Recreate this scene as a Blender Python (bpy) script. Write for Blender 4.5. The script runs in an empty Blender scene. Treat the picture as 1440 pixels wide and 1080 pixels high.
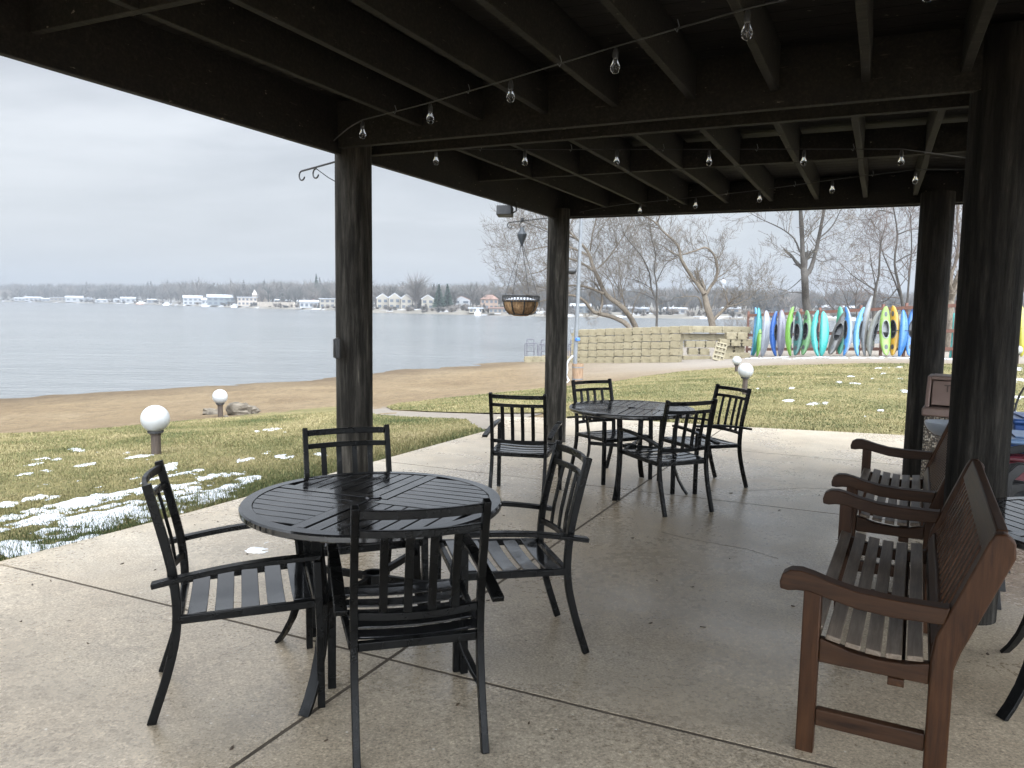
import bpy, math, random
import numpy as np
from mathutils import Vector, Matrix
from mathutils.geometry import delaunay_2d_cdt
random.seed(7); RNG = np.random.default_rng(11)
PI = math.pi
scene = bpy.context.scene
COL = scene.collection

# ------------------------------------------------------------------ camera
f = 1095.0; H = 1.5
pitch = math.atan(110/f); th = math.atan(21/1440)
r0 = np.array([1, 0, 0.]); F = np.array([0, math.cos(pitch), -math.sin(pitch)]); u0 = np.array([0, math.sin(pitch), math.cos(pitch)])
R = math.cos(th)*r0+math.sin(th)*u0; U = -math.sin(th)*r0+math.cos(th)*u0
C = np.array([0, 0, H])
cam = bpy.data.cameras.new('camera'); cam.sensor_width = 36; cam.lens = f/1440*36
cam.clip_start = .05; cam.clip_end = 6000
camo = bpy.data.objects.new('camera', cam); COL.objects.link(camo)
camo.matrix_world = Matrix(((R[0], U[0], -F[0], C[0]), (R[1], U[1], -F[1], C[1]), (R[2], U[2], -F[2], C[2]), (0, 0, 0, 1)))
scene.camera = camo

# ------------------------------------------------------------------ measuring frame: the patio's own axes
AX = np.array([math.sin(math.radians(25.1)), math.cos(math.radians(25.1))]); BX = np.array([AX[1], -AX[0]])
TILT = -.011                                                     # the slab drains gently away from the camera
def W(a, r, z=0.): p = a*AX+r*BX; return np.array([p[0], p[1], z])
def patio_z(x, y): return TILT*(x*AX[0]+y*AX[1])
def ray(u, v): return ((u-720)*R-(v-540)*U)/f+F
def pat(u, v, h=0.):
    d = ray(u, v); k = d[:2]@AX
    return C+(h-H)/(d[2]-TILT*k)*d
def pl(u, v, z): d = ray(u, v); return C+(z-H)/d[2]*d
def dp(u, v, y): d = ray(u, v); return C+y/d[1]*d                # point at forward distance y
def proj(P):
    q = P-C; z = q@F
    return 720+f*(q@R)/z, 540-f*(q@U)/z
SHORE = np.array([(-160, -40), (-60, -8), (-30, 14), (-17.5, 26.4), (-14.4, 30.1), (-8.2, 35.9), (-5.9, 40.4), (.9, 49), (3, 58), (9, 68), (20, 74), (45, 80), (80, 95), (150, 140), (260, 250)], float)
def shore_s(x, y):
    x = np.asarray(x, float); y = np.asarray(y, float)
    best = np.full(x.shape, 1e9); sg = np.ones(x.shape)
    for i in range(len(SHORE)-1):
        p, q = SHORE[i], SHORE[i+1]; e = q-p; L2 = e@e
        t = np.clip(((x-p[0])*e[0]+(y-p[1])*e[1])/L2, 0, 1)
        dx = x-p[0]-t*e[0]; dy = y-p[1]-t*e[1]; d = np.hypot(dx, dy)
        s = np.where(e[0]*dy-e[1]*dx < 0, 1., -1.)
        m = d < best; best = np.where(m, d, best); sg = np.where(m, s, sg)
    return best*sg
def terrain(x, y):
    x = np.asarray(x, float); y = np.asarray(y, float)
    s = shore_s(x, y)
    d1 = np.interp(s, [-40, -6, 0, 4, 11.5, 19, 23.5, 26], [-2.2, -.9, .14, .28, .74, 1.47, 1.80, 1.86])-1.86
    d2 = np.interp(y, [9, 14, 21, 27, 45, 60], [0, -.01, -.06, -.14, -.66, -.80])
    k = .08; m = np.minimum(d1, d2); h = np.maximum(k-np.abs(d1-d2), 0)/k
    a = np.clip(x*AX[0]+y*AX[1], -6, 15)
    return TILT*a-.024+m-h*h*k/4
def T(u, v, ext=0.):
    d = ray(u, v); t = 3.; dt = .15
    while t < 400:
        p = C+t*d
        if p[2] < terrain(p[0], p[1]): break
        t += dt; dt = .15+t*.004
    lo, hi = t-dt*1.1, t
    for _ in range(18):
        mid = (lo+hi)/2; p = C+mid*d
        if p[2] < terrain(p[0], p[1]): hi = mid
        else: lo = mid
    p = C+hi*d; p[2] = float(terrain(p[0], p[1])); return p

# ------------------------------------------------------------------ noise
def vnoise(x, y, seed=0):
    xi = np.floor(x).astype(np.int64); yi = np.floor(y).astype(np.int64); fx = x-xi; fy = y-yi
    def h(a, b):
        n = (a*374761393+b*668265263+seed*1442695041) & 0x7fffffff
        n = ((n ^ (n >> 13))*1274126177) & 0x7fffffff
        return ((n ^ (n >> 16)) & 0xffff)/65535.
    fx = fx*fx*(3-2*fx); fy = fy*fy*(3-2*fy)
    return (h(xi, yi)*(1-fx)+h(xi+1, yi)*fx)*(1-fy)+(h(xi, yi+1)*(1-fx)+h(xi+1, yi+1)*fx)*fy
def fbm(x, y, seed=0, oct=4):
    s = 0; a = .5; t = 0
    for i in range(oct): s = s+a*vnoise(x*2**i, y*2**i, seed+i*17); t += a; a *= .55
    return s/t

# ------------------------------------------------------------------ objects
def tag(o, label=None, cat=None, group=None, kind=None):
    if label: o['label'] = label
    if cat: o['category'] = cat
    if group: o['group'] = group
    if kind: o['kind'] = kind
    return o
def thing(name, label, cat, loc=(0, 0, 0), rotz=0, group=None, rot=None):
    o = bpy.data.objects.new(name, None); COL.objects.link(o); o.empty_display_size = .1
    o.location = loc; o.rotation_euler = rot if rot is not None else (0, 0, rotz)
    return tag(o, label, cat, group)
def kids(o): return list(o.children)
def copy_tree(o, parent=None):
    c = o.copy(); COL.objects.link(c)
    if parent is not None: c.parent = parent
    for ch in kids(o): copy_tree(ch, c)
    return c

class MB:
    def __init__(self): self.v = []; self.f = []
    def add(self, vs, fs):
        n = len(self.v); self.v.extend([tuple(map(float, p)) for p in vs]); self.f.extend([tuple(i+n for i in q) for q in fs]); return self
    def box(self, c, s, M=None):
        hx, hy, hz = s[0]/2, s[1]/2, s[2]/2
        vs = [(c[0]+i*hx, c[1]+j*hy, c[2]+k*hz) for k in (-1, 1) for j in (-1, 1) for i in (-1, 1)]
        if M is not None: vs = [tuple(M @ Vector(p)) for p in vs]
        return self.add(vs, [(0, 2, 3, 1), (4, 5, 7, 6), (0, 1, 5, 4), (2, 6, 7, 3), (0, 4, 6, 2), (1, 3, 7, 5)])
    def path(self, pts, w, h, up=(0, 0, 1), caps=True):
        """rectangular bar swept along pts; w across, h along up; w/h may be lists"""
        P = [Vector(p) for p in pts]; n = len(P); up = Vector(up); rings = []
        for i in range(n):
            t = (P[min(i+1, n-1)]-P[max(i-1, 0)]).normalized()
            s = t.cross(up)
            if s.length < 1e-5: s = t.cross(Vector((1, 0, 0)))
            s.normalize(); q = s.cross(t).normalized()
            ww = (w[i] if hasattr(w, '__len__') else w)/2; hh = (h[i] if hasattr(h, '__len__') else h)/2
            rings += [P[i]-s*ww-q*hh, P[i]+s*ww-q*hh, P[i]+s*ww+q*hh, P[i]-s*ww+q*hh]
        fs = []
        for i in range(n-1):
            for k in range(4): a = 4*i+k; b = 4*i+(k+1) % 4; fs.append((a, b, b+4, a+4))
        if caps: fs += [(3, 2, 1, 0), (4*n-4, 4*n-3, 4*n-2, 4*n-1)]
        return self.add(rings, fs)
    def tube(self, pts, rad, n=8, caps=True):
        P = [Vector(p) for p in pts]; m = len(P); vs = []; fs = []
        s = None
        for i in range(m):
            t = (P[min(i+1, m-1)]-P[max(i-1, 0)])
            t = t.normalized() if t.length > 1e-9 else Vector((0, 0, 1))
            if s is None:
                s = t.cross(Vector((0, 0, 1)))
                if s.length < 1e-3: s = t.cross(Vector((1, 0, 0)))
            s = (s-t*s.dot(t)).normalized(); q = t.cross(s)
            r = rad[i] if hasattr(rad, '__len__') else rad
            for k in range(n):
                a = 2*PI*k/n; vs.append(P[i]+s*(r*math.cos(a))+q*(r*math.sin(a)))
        for i in range(m-1):
            for k in range(n): fs.append((i*n+k, i*n+(k+1) % n, (i+1)*n+(k+1) % n, (i+1)*n+k))
        if caps: fs += [tuple(range(n-1, -1, -1)), tuple((m-1)*n+k for k in range(n))]
        return self.add(vs, fs)
    def lathe(self, prof, n=24, c=(0, 0, 0)):
        vs = []; fs = []; m = len(prof)
        for (r, z) in prof:
            for k in range(n): a = 2*PI*k/n; vs.append((c[0]+r*math.cos(a), c[1]+r*math.sin(a), c[2]+z))
        for i in range(m-1):
            for k in range(n): fs.append((i*n+k, i*n+(k+1) % n, (i+1)*n+(k+1) % n, (i+1)*n+k))
        if prof[0][0] > 1e-4: fs.append(tuple(range(n-1, -1, -1)))
        if prof[-1][0] > 1e-4: fs.append(tuple((m-1)*n+k for k in range(n)))
        return self.add(vs, fs)
    def prism(self, poly, fn, t0, t1):
        """extrude 2-D outline; fn(u,v,t)->xyz"""
        n = len(poly); vs = [fn(u, v, t0) for u, v in poly]+[fn(u, v, t1) for u, v in poly]
        fs = [tuple(range(n-1, -1, -1)), tuple(range(n, 2*n))]+[(i, (i+1) % n, n+(i+1) % n, n+i) for i in range(n)]
        return self.add(vs, fs)
    def build(self, name, mat, parent=None, smooth=35, bevel=0, seg=2):
        me = bpy.data.meshes.new(name); me.from_pydata(self.v, [], self.f); me.validate(); me.update()
        return finish(name, me, mat, parent, smooth, bevel, seg)
def finish(name, me, mat, parent=None, smooth=35, bevel=0, seg=2, recalc=True):
    import bmesh
    if recalc:
        bm = bmesh.new(); bm.from_mesh(me); bmesh.ops.recalc_face_normals(bm, faces=bm.faces); bm.to_mesh(me); bm.free()
    if smooth:
        me.shade_smooth(); me.set_sharp_from_angle(angle=math.radians(smooth))
    if mat: me.materials.append(mat)
    o = bpy.data.objects.new(name, me); COL.objects.link(o)
    if parent is not None: o.parent = parent
    if bevel:
        b = o.modifiers.new('bevel', 'BEVEL'); b.width = bevel; b.segments = seg; b.limit_method = 'ANGLE'; b.angle_limit = math.radians(40)
    return o
def np_mesh(name, V, faces_n, loops, mat, kind=None, attr=None):
    """V (n,3), loops flat index array, faces_n verts per face (constant)"""
    me = bpy.data.meshes.new(name); nf = len(loops)//faces_n
    me.vertices.add(len(V)); me.vertices.foreach_set('co', np.asarray(V, np.float32).ravel())
    me.loops.add(len(loops)); me.loops.foreach_set('vertex_index', np.asarray(loops, np.int32))
    me.polygons.add(nf); me.polygons.foreach_set('loop_start', np.arange(nf, dtype=np.int32)*faces_n)
    me.update(calc_edges=True); me.validate()
    if attr is not None:
        at = me.attributes.new('tint', 'FLOAT', 'POINT'); at.data.foreach_set('value', np.asarray(attr, np.float32))
    me.materials.append(mat)
    o = bpy.data.objects.new(name, me); COL.objects.link(o)
    if kind: o['kind'] = kind
    return o

# ------------------------------------------------------------------ materials
def new_mat(name):
    m = bpy.data.materials.new(name); m.use_nodes = True; nt = m.node_tree
    return m, nt, nt.nodes['Principled BSDF']
def N(nt, t, **kw):
    n = nt.nodes.new(t)
    for k, v in kw.items():
        if k in n.inputs: n.inputs[k].default_value = v
        else: setattr(n, k, v)
    return n
def coords(nt, sc=(1, 1, 1), kind='Object', rand=False):
    tc = N(nt, 'ShaderNodeTexCoord'); mp = N(nt, 'ShaderNodeMapping'); mp.inputs['Scale'].default_value = sc
    nt.links.new(tc.outputs[kind], mp.inputs['Vector'])
    if rand:
        oi = N(nt, 'ShaderNodeObjectInfo'); mu = N(nt, 'ShaderNodeVectorMath', operation='SCALE'); mu.inputs[0].default_value = (13, 7, 5)
        nt.links.new(oi.outputs['Random'], mu.inputs['Scale']); nt.links.new(mu.outputs[0], mp.inputs['Location'])
    return mp.outputs[0]
def noise(nt, vec, scale, detail=4, rough=.55, dist=0):
    n = N(nt, 'ShaderNodeTexNoise'); n.inputs['Scale'].default_value = scale; n.inputs['Detail'].default_value = detail
    n.inputs['Roughness'].default_value = rough; n.inputs['Distortion'].default_value = dist
    nt.links.new(vec, n.inputs['Vector']); return n.outputs['Fac']
def ramp(nt, fac, stops):
    r = N(nt, 'ShaderNodeValToRGB'); e = r.color_ramp.elements
    while len(e) < len(stops): e.new(.5)
    for i, (p, c) in enumerate(stops):
        e[i].position = p; e[i].color = (c, c, c, 1) if not hasattr(c, '__len__') else (*c, 1)
    nt.links.new(fac, r.inputs[0]); return r.outputs[0]
def mixc(nt, fac, a, b, mode='MIX'):
    m = N(nt, 'ShaderNodeMix', data_type='RGBA', blend_type=mode)
    for s, i in ((fac, 0), (a, 6), (b, 7)):
        if hasattr(s, 'links'): nt.links.new(s, m.inputs[i])
        elif hasattr(s, '__len__'): m.inputs[i].default_value = (*s, 1)
        else: m.inputs[i].default_value = s
    return m.outputs[2]
def bump(nt, bs, h, strength=.3, dist=.01):
    b = N(nt, 'ShaderNodeBump'); b.inputs['Strength'].default_value = strength; b.inputs['Distance'].default_value = dist
    nt.links.new(h, b.inputs['Height']); nt.links.new(b.outputs[0], bs.inputs['Normal']); return b
def nmat(name, c1, c2, scale=8, rough=(.5, .7), sc=(1, 1, 1), bmp=0, bdist=.004, bscale=None, metal=0, spec=.5, rand=True, detail=5, lo=.3, hi=.7):
    m, nt, bs = new_mat(name)
    v = coords(nt, sc, rand=rand); n = noise(nt, v, scale, detail)
    nt.links.new(ramp(nt, n, [(lo, c1), (hi, c2)]), bs.inputs['Base Color'])
    nt.links.new(ramp(nt, noise(nt, v, scale*.6, 3), [(.3, rough[0]), (.7, rough[1])]), bs.inputs['Roughness'])
    bs.inputs['Metallic'].default_value = metal; bs.inputs['Specular IOR Level'].default_value = spec
    if bmp: bump(nt, bs, noise(nt, v, bscale or scale*3, 4), bmp, bdist)
    return m
def tint_mat(name, stops, rough=.8, spec=.3, transl=0):
    m, nt, bs = new_mat(name)
    a = N(nt, 'ShaderNodeAttribute'); a.attribute_name = 'tint'
    nt.links.new(ramp(nt, a.outputs['Fac'], stops), bs.inputs['Base Color'])
    bs.inputs['Roughness'].default_value = rough; bs.inputs['Specular IOR Level'].default_value = spec
    return m
# ------------------------------------------------------------------ material library
def concrete():
    m, nt, bs = new_mat('patio_concrete'); v = coords(nt)
    big = noise(nt, v, .55, 5, .6, .4); mid = noise(nt, v, 3.5, 5, .6); fine = noise(nt, v, 95, 3, .7); mott = noise(nt, v, 30, 4, .65)
    c = ramp(nt, big, [(.34, (.278, .224, .160)), (.5, (.312, .258, .190)), (.68, (.336, .290, .227))])
    c = mixc(nt, .38, c, ramp(nt, mid, [(.3, (.6, .6, .6)), (.7, (1.25, 1.24, 1.22))]), 'MULTIPLY')
    c = mixc(nt, .62, c, ramp(nt, mott, [(.28, (.62, .6, .57)), (.5, (1, 1, 1)), (.75, (1.18, 1.17, 1.15))]), 'MULTIPLY')
    c = mixc(nt, .85, c, ramp(nt, fine, [(.30, (.25, .23, .2)), (.44, (.85, .85, .84)), (.56, (1.1, 1.1, 1.1)), (.72, (1.9, 1.9, 1.85))]), 'MULTIPLY')
    vo = N(nt, 'ShaderNodeTexVoronoi'); vo.inputs['Scale'].default_value = 16; nt.links.new(v, vo.inputs['Vector'])
    spot = ramp(nt, vo.outputs['Distance'], [(.06, 1.), (.10, 0.)])
    pick = ramp(nt, N_sep(nt, vo.outputs['Color']), [(.80, 0.), (.82, 1.)])
    sp = N(nt, 'ShaderNodeMath', operation='MULTIPLY'); nt.links.new(spot, sp.inputs[0]); nt.links.new(pick, sp.inputs[1])
    c = mixc(nt, sp.outputs[0], c, (.50, .46, .40))
    # old rings and spills
    st = noise(nt, v, 1.3, 3, .5, 1.2)
    c = mixc(nt, .25, c, ramp(nt, st, [(.44, (1, 1, 1)), (.475, (.74, .72, .69)), (.50, (1, 1, 1))]), 'MULTIPLY')
    nt.links.new(c, bs.inputs['Base Color'])
    wet = noise(nt, v, .8, 4, .6, .6)
    rr = mixc(nt, .5, ramp(nt, wet, [(.40, .13), (.62, .45)]), ramp(nt, mott, [(.3, .22), (.7, .48)]))
    nt.links.new(rr, bs.inputs['Roughness'])
    h = N(nt, 'ShaderNodeMath', operation='ADD'); nt.links.new(fine, h.inputs[0]); nt.links.new(mott, h.inputs[1])
    bump(nt, bs, h.outputs[0], .22, .0022)
    return m
def N_sep(nt, col):
    s = N(nt, 'ShaderNodeSeparateColor'); nt.links.new(col, s.inputs[0]); return s.outputs[0]
def sand():
    m, nt, bs = new_mat('beach_sand'); v = coords(nt)
    c = ramp(nt, noise(nt, v, .35, 5, .6, .3), [(.3, (.120, .082, .042)), (.55, (.152, .109, .060)), (.75, (.178, .133, .078))])
    c = mixc(nt, .8, c, ramp(nt, noise(nt, v, 5, 5, .65), [(.3, (.72, .7, .68)), (.7, (1.2, 1.2, 1.2))]), 'MULTIPLY')
    c = mixc(nt, .9, c, ramp(nt, noise(nt, v, 40, 3, .6), [(.3, (.7, .68, .66)), (.7, (1.2, 1.2, 1.2))]), 'MULTIPLY')
    c = mixc(nt, .5, c, ramp(nt, noise(nt, coords(nt, (1, .35, 1)), 2.2, 4, .6, .8), [(.40, (1, 1, 1)), (.47, (.62, .6, .58)), (.52, (1, 1, 1))]), 'MULTIPLY')
    # damp, greyer sand near the water line (height above the lake)
    sx = N(nt, 'ShaderNodeSeparateXYZ'); nt.links.new(v, sx.inputs[0])
    mr = N(nt, 'ShaderNodeMapRange'); mr.inputs['From Min'].default_value = -1.93; mr.inputs['From Max'].default_value = -1.70
    mr.inputs['To Min'].default_value = 1; mr.inputs['To Max'].default_value = 0; nt.links.new(sx.outputs[2], mr.inputs[0])
    c = mixc(nt, mr.outputs[0], c, mixc(nt, 1, c, (.52, .50, .50), 'MULTIPLY'))
    # the trodden, greyer lane past the float stack
    mr2 = N(nt, 'ShaderNodeMapRange'); mr2.inputs['From Min'].default_value = 26; mr2.inputs['From Max'].default_value = 33; nt.links.new(sx.outputs[1], mr2.inputs[0])
    gx = N(nt, 'ShaderNodeMapRange'); gx.inputs['From Min'].default_value = 0; gx.inputs['From Max'].default_value = 9; nt.links.new(sx.outputs[0], gx.inputs[0])
    mm = N(nt, 'ShaderNodeMath', operation='MULTIPLY'); nt.links.new(mr2.outputs[0], mm.inputs[0]); nt.links.new(gx.outputs[0], mm.inputs[1])
    c = mixc(nt, mm.outputs[0], c, mixc(nt, noise(nt, coords(nt, (.25, 1, 1)), 1.6, 5), (.15, .125, .10), (.215, .185, .152)))
    nt.links.new(c, bs.inputs['Base Color']); bs.inputs['Roughness'].default_value = .85; bs.inputs['Specular IOR Level'].default_value = .25
    bump(nt, bs, noise(nt, v, 7, 7, .7), 1., .09)
    return m
def lawn_mat():
    m, nt, bs = new_mat('lawn_turf'); v = coords(nt)
    c = ramp(nt, noise(nt, v, .6, 5, .65, .4), [(.28, (.085, .077, .031)), (.45, (.122, .105, .045)), (.62, (.155, .128, .060)), (.8, (.19, .153, .084))])
    c = mixc(nt, .9, c, ramp(nt, noise(nt, v, 7, 5, .7), [(.28, (.55, .6, .5)), (.5, (1, 1, 1)), (.75, (1.4, 1.35, 1.3))]), 'MULTIPLY')
    c = mixc(nt, .9, c, ramp(nt, noise(nt, coords(nt, (1, .5, 1)), 38, 3, .7), [(.28, (.45, .45, .45)), (.5, (1, 1, 1)), (.75, (1.5, 1.45, 1.35))]), 'MULTIPLY')
    nt.links.new(c, bs.inputs['Base Color']); bs.inputs['Roughness'].default_value = .9; bs.inputs['Specular IOR Level'].default_value = .15
    bump(nt, bs, noise(nt, v, 45, 4, .7), .8, .03)
    return m
def water():
    m, nt, bs = new_mat('lake_water'); v = coords(nt, (1, 1, 1), rand=False)
    nt.links.new(ramp(nt, noise(nt, coords(nt, (.3, 1, 1)), .03, 3), [(.3, (.082, .086, .086)), (.7, (.108, .111, .109))]), bs.inputs['Base Color'])
    bs.inputs['Roughness'].default_value = .16; bs.inputs['IOR'].default_value = 1.33; bs.inputs['Specular IOR Level'].default_value = .42
    a = noise(nt, coords(nt, (.75, 1.6, 1)), 1.3, 5, .6, .5); b = noise(nt, coords(nt, (.10, .35, 1)), 1., 4, .6, .3)
    ad = N(nt, 'ShaderNodeMath', operation='MULTIPLY_ADD'); nt.links.new(b, ad.inputs[0]); ad.inputs[1].default_value = 2.; nt.links.new(a, ad.inputs[2])
    bump(nt, bs, ad.outputs[0], .85, .20)
    return m
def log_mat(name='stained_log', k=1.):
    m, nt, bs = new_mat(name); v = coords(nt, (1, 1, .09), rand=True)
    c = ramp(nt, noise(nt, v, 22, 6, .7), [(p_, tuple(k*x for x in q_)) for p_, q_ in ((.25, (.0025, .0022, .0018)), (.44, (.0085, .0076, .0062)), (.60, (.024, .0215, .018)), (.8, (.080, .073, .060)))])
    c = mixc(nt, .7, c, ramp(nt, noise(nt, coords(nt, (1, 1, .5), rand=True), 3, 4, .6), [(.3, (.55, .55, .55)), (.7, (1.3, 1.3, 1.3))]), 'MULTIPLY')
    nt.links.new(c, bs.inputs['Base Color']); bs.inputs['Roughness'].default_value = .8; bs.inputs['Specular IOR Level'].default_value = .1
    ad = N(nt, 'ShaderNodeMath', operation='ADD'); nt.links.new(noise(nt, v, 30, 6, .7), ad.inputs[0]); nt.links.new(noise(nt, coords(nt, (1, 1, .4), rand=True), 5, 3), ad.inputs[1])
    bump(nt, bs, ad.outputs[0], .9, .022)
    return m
CHIP = False
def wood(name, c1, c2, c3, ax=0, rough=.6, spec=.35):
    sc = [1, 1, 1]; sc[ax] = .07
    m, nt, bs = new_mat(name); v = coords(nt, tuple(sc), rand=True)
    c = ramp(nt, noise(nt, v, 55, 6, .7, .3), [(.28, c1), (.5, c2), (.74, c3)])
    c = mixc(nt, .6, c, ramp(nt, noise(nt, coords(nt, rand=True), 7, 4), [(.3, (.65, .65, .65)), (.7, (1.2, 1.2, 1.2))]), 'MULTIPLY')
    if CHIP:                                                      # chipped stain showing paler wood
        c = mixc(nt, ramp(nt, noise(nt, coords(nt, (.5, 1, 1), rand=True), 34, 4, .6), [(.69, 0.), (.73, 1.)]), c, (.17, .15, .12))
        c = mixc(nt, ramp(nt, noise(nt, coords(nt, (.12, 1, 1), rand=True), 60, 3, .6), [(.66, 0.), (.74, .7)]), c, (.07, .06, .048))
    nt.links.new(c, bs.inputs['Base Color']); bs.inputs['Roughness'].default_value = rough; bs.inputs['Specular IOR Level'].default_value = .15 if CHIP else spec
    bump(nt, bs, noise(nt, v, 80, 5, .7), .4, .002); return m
def wet_metal(name, base=.012, tone=(1, 1, 1.05), rlo=.12, rhi=.42, drops=True, spec=.35):
    """powder-coated black metal with beads and a film of rain water"""
    m, nt, bs = new_mat(name); v = coords(nt, rand=True)
    n = noise(nt, v, 9, 4, .6, .5)
    c1 = tuple(base*t for t in tone); c2 = tuple(base*1.9*t for t in tone)
    nt.links.new(ramp(nt, n, [(.35, c1), (.65, c2)]), bs.inputs['Base Color'])
    nt.links.new(ramp(nt, noise(nt, v, 6, 4, .6, .8), [(.42, rlo), (.60, rhi)]), bs.inputs['Roughness'])
    bs.inputs['Specular IOR Level'].default_value = spec
    if drops:
        vo = N(nt, 'ShaderNodeTexVoronoi'); vo.inputs['Scale'].default_value = 110; nt.links.new(v, vo.inputs['Vector'])
        bump(nt, bs, ramp(nt, vo.outputs['Distance'], [(0, 1.), (.34, .55), (.4, 0.)]), .10, .0012)
    return m
def rough_mat(name, cols, scale, rough=.85, sc=(1, 1, 1), bmp=.6, bd=.02, det=5, spec=.3):
    m, nt, bs = new_mat(name); v = coords(nt, sc, rand=True)
    k = len(cols); nt.links.new(ramp(nt, noise(nt, v, scale, det, .65), [(.28+.44*i/max(1, k-1), c) for i, c in enumerate(cols)]), bs.inputs['Base Color'])
    bs.inputs['Roughness'].default_value = rough; bs.inputs['Specular IOR Level'].default_value = spec
    bump(nt, bs, noise(nt, v, scale*2.2, 5, .7), bmp, bd); return m
M = {}
M['concrete'] = concrete(); M['sand'] = sand(); M['lawn'] = lawn_mat(); M['water'] = water(); M['log'] = log_mat(); M['log_lit'] = log_mat('lake_lit_log', 2.1)  # second log: same wood, light from the open lake put into its colour
M['joint'] = rough_mat('joint_filler', [(.045, .034, .024), (.09, .07, .05)], 30)
M['paver'] = rough_mat('path_pavers', [(.10, .082, .062), (.14, .118, .094), (.118, .096, .076)], 9, .7)
M['grass'] = tint_mat('grass_blade', [(0, (.034, .048, .013)), (.3, (.080, .082, .027)), (.6, (.142, .121, .050)), (.85, (.225, .183, .088)), (1, (.26, .212, .115))])
M['snow'] = rough_mat('old_snow', [(.36, .375, .40), (.46, .47, .49)], 25, .6, bmp=.5, bd=.01)
M['slush'] = nmat('wet_slush', (.55, .56, .57), (.78, .79, .80), 14, (.1, .5), bmp=.6, bdist=.01)
CHIP = True
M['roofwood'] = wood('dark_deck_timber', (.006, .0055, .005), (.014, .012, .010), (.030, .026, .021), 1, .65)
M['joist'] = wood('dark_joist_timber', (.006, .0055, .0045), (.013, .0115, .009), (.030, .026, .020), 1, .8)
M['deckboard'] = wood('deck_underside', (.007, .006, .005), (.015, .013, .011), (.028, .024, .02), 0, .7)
CHIP = False
M['metal'] = wet_metal('black_patio_metal', .0020, (1, 1, .96), rlo=.2, rhi=.45, drops=False, spec=.13)
M['tabletop'] = wet_metal('wet_black_tabletop', .0055, rlo=.02, rhi=.17, drops=True, spec=.8)
M['blackmetal'] = nmat('black_iron', (.010, .010, .011), (.022, .022, .022), 20, (.4, .6))
M['teak'] = wood('reddish_teak', (.016, .0062, .0022), (.034, .0136, .0050), (.058, .025, .0102), 2, .5, .18)
M['teakx'] = wood('reddish_teak_rail', (.015, .0060, .0024), (.032, .0135, .0054), (.053, .024, .0105), 0, .5, .18)
M['teaky'] = wood('reddish_teak_arm', (.014, .0060, .0026), (.031, .0137, .0060), (.049, .0235, .0110), 1, .5, .18)
M['teakgrey'] = wood('weathered_seat_slat', (.060, .044, .031), (.122, .093, .068), (.205, .167, .130), 0, .45)
M['globe'] = nmat('white_globe_acrylic', (.27, .27, .262), (.32, .32, .31), 3, (.25, .35), spec=.5)
M['lamppost'] = wood('brown_lamp_post', (.022, .015, .011), (.045, .032, .023), (.075, .056, .042), 2, .7)
M['rock'] = rough_mat('boulder', [(.045, .036, .026), (.10, .082, .06), (.155, .13, .10)], 6, .8, bd=.04)
M['float'] = rough_mat('float_plastic', [(.145, .120, .072), (.182, .152, .093), (.212, .18, .114)], 3, .55, bmp=.15)
M['galv'] = nmat('galvanised_steel', (.10, .108, .115), (.15, .158, .165), 12, (.4, .6), metal=.2)
M['tub'] = wood('wooden_tub', (.13, .075, .043), (.21, .135, .08), (.29, .20, .13), 2, .8)
M['coir'] = rough_mat('coir_fibre', [(.09, .05, .025), (.24, .145, .075), (.42, .28, .15)], 45, .95, (1, 1, .35), 1, .02)
M['aggregate'] = None
M['binlid'] = nmat('brown_plastic_lid', (.14, .092, .074), (.185, .125, .102), 6, (.45, .6))
M['bark'] = rough_mat('willow_bark', [(.058, .045, .032), (.115, .092, .068), (.18, .15, .115)], 14, .9, (1, 1, .35), .9, .03)
M['barkdark'] = rough_mat('dark_bark', [(.022, .019, .016), (.046, .040, .034), (.085, .076, .064)], 14, .9, (1, 1, .3), .9, .03)
M['twig'] = rough_mat('twig_bark', [(.085, .070, .055), (.150, .125, .098)], 5, .9, bmp=0)
M['twigred'] = rough_mat('reddish_twig_bark', [(.080, .062, .052), (.138, .108, .092)], 5, .9, bmp=0)
def aggregate():
    m, nt, bs = new_mat('exposed_aggregate'); v = coords(nt)
    vo = N(nt, 'ShaderNodeTexVoronoi'); vo.inputs['Scale'].default_value = 75; nt.links.new(v, vo.inputs['Vector'])
    c = ramp(nt, N_sep(nt, vo.outputs['Color']), [(.05, (.07, .05, .035)), (.35, (.20, .155, .11)), (.65, (.36, .30, .22)), (.95, (.55, .49, .40))])
    c = mixc(nt, ramp(nt, vo.outputs['Distance'], [(.35, 0.), (.62, 1.)]), c, (.05, .04, .03))
    nt.links.new(c, bs.inputs['Base Color']); bs.inputs['Roughness'].default_value = .6
    bump(nt, bs, ramp(nt, vo.outputs['Distance'], [(.1, 1.), (.6, 0.)]), .8, .006); return m
M['aggregate'] = aggregate()
def glass():
    m, nt, bs = new_mat('clear_bulb_glass')
    bs.inputs['Base Color'].default_value = (.97, .97, .97, 1); bs.inputs['Roughness'].default_value = .02
    bs.inputs['Transmission Weight'].default_value = 1; bs.inputs['IOR'].default_value = 1.32
    nt.links.new(ramp(nt, noise(nt, coords(nt), 30, 2), [(.3, (.93, .94, .95)), (.7, (.99, .99, .99))]), bs.inputs['Base Color'])
    return m
M['glass'] = glass()
_pl = {}
DIM = dict(hull_plastic=.36, deck_plastic=.38, cockpit_liner=.5, dark_coaming=.6)
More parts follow.
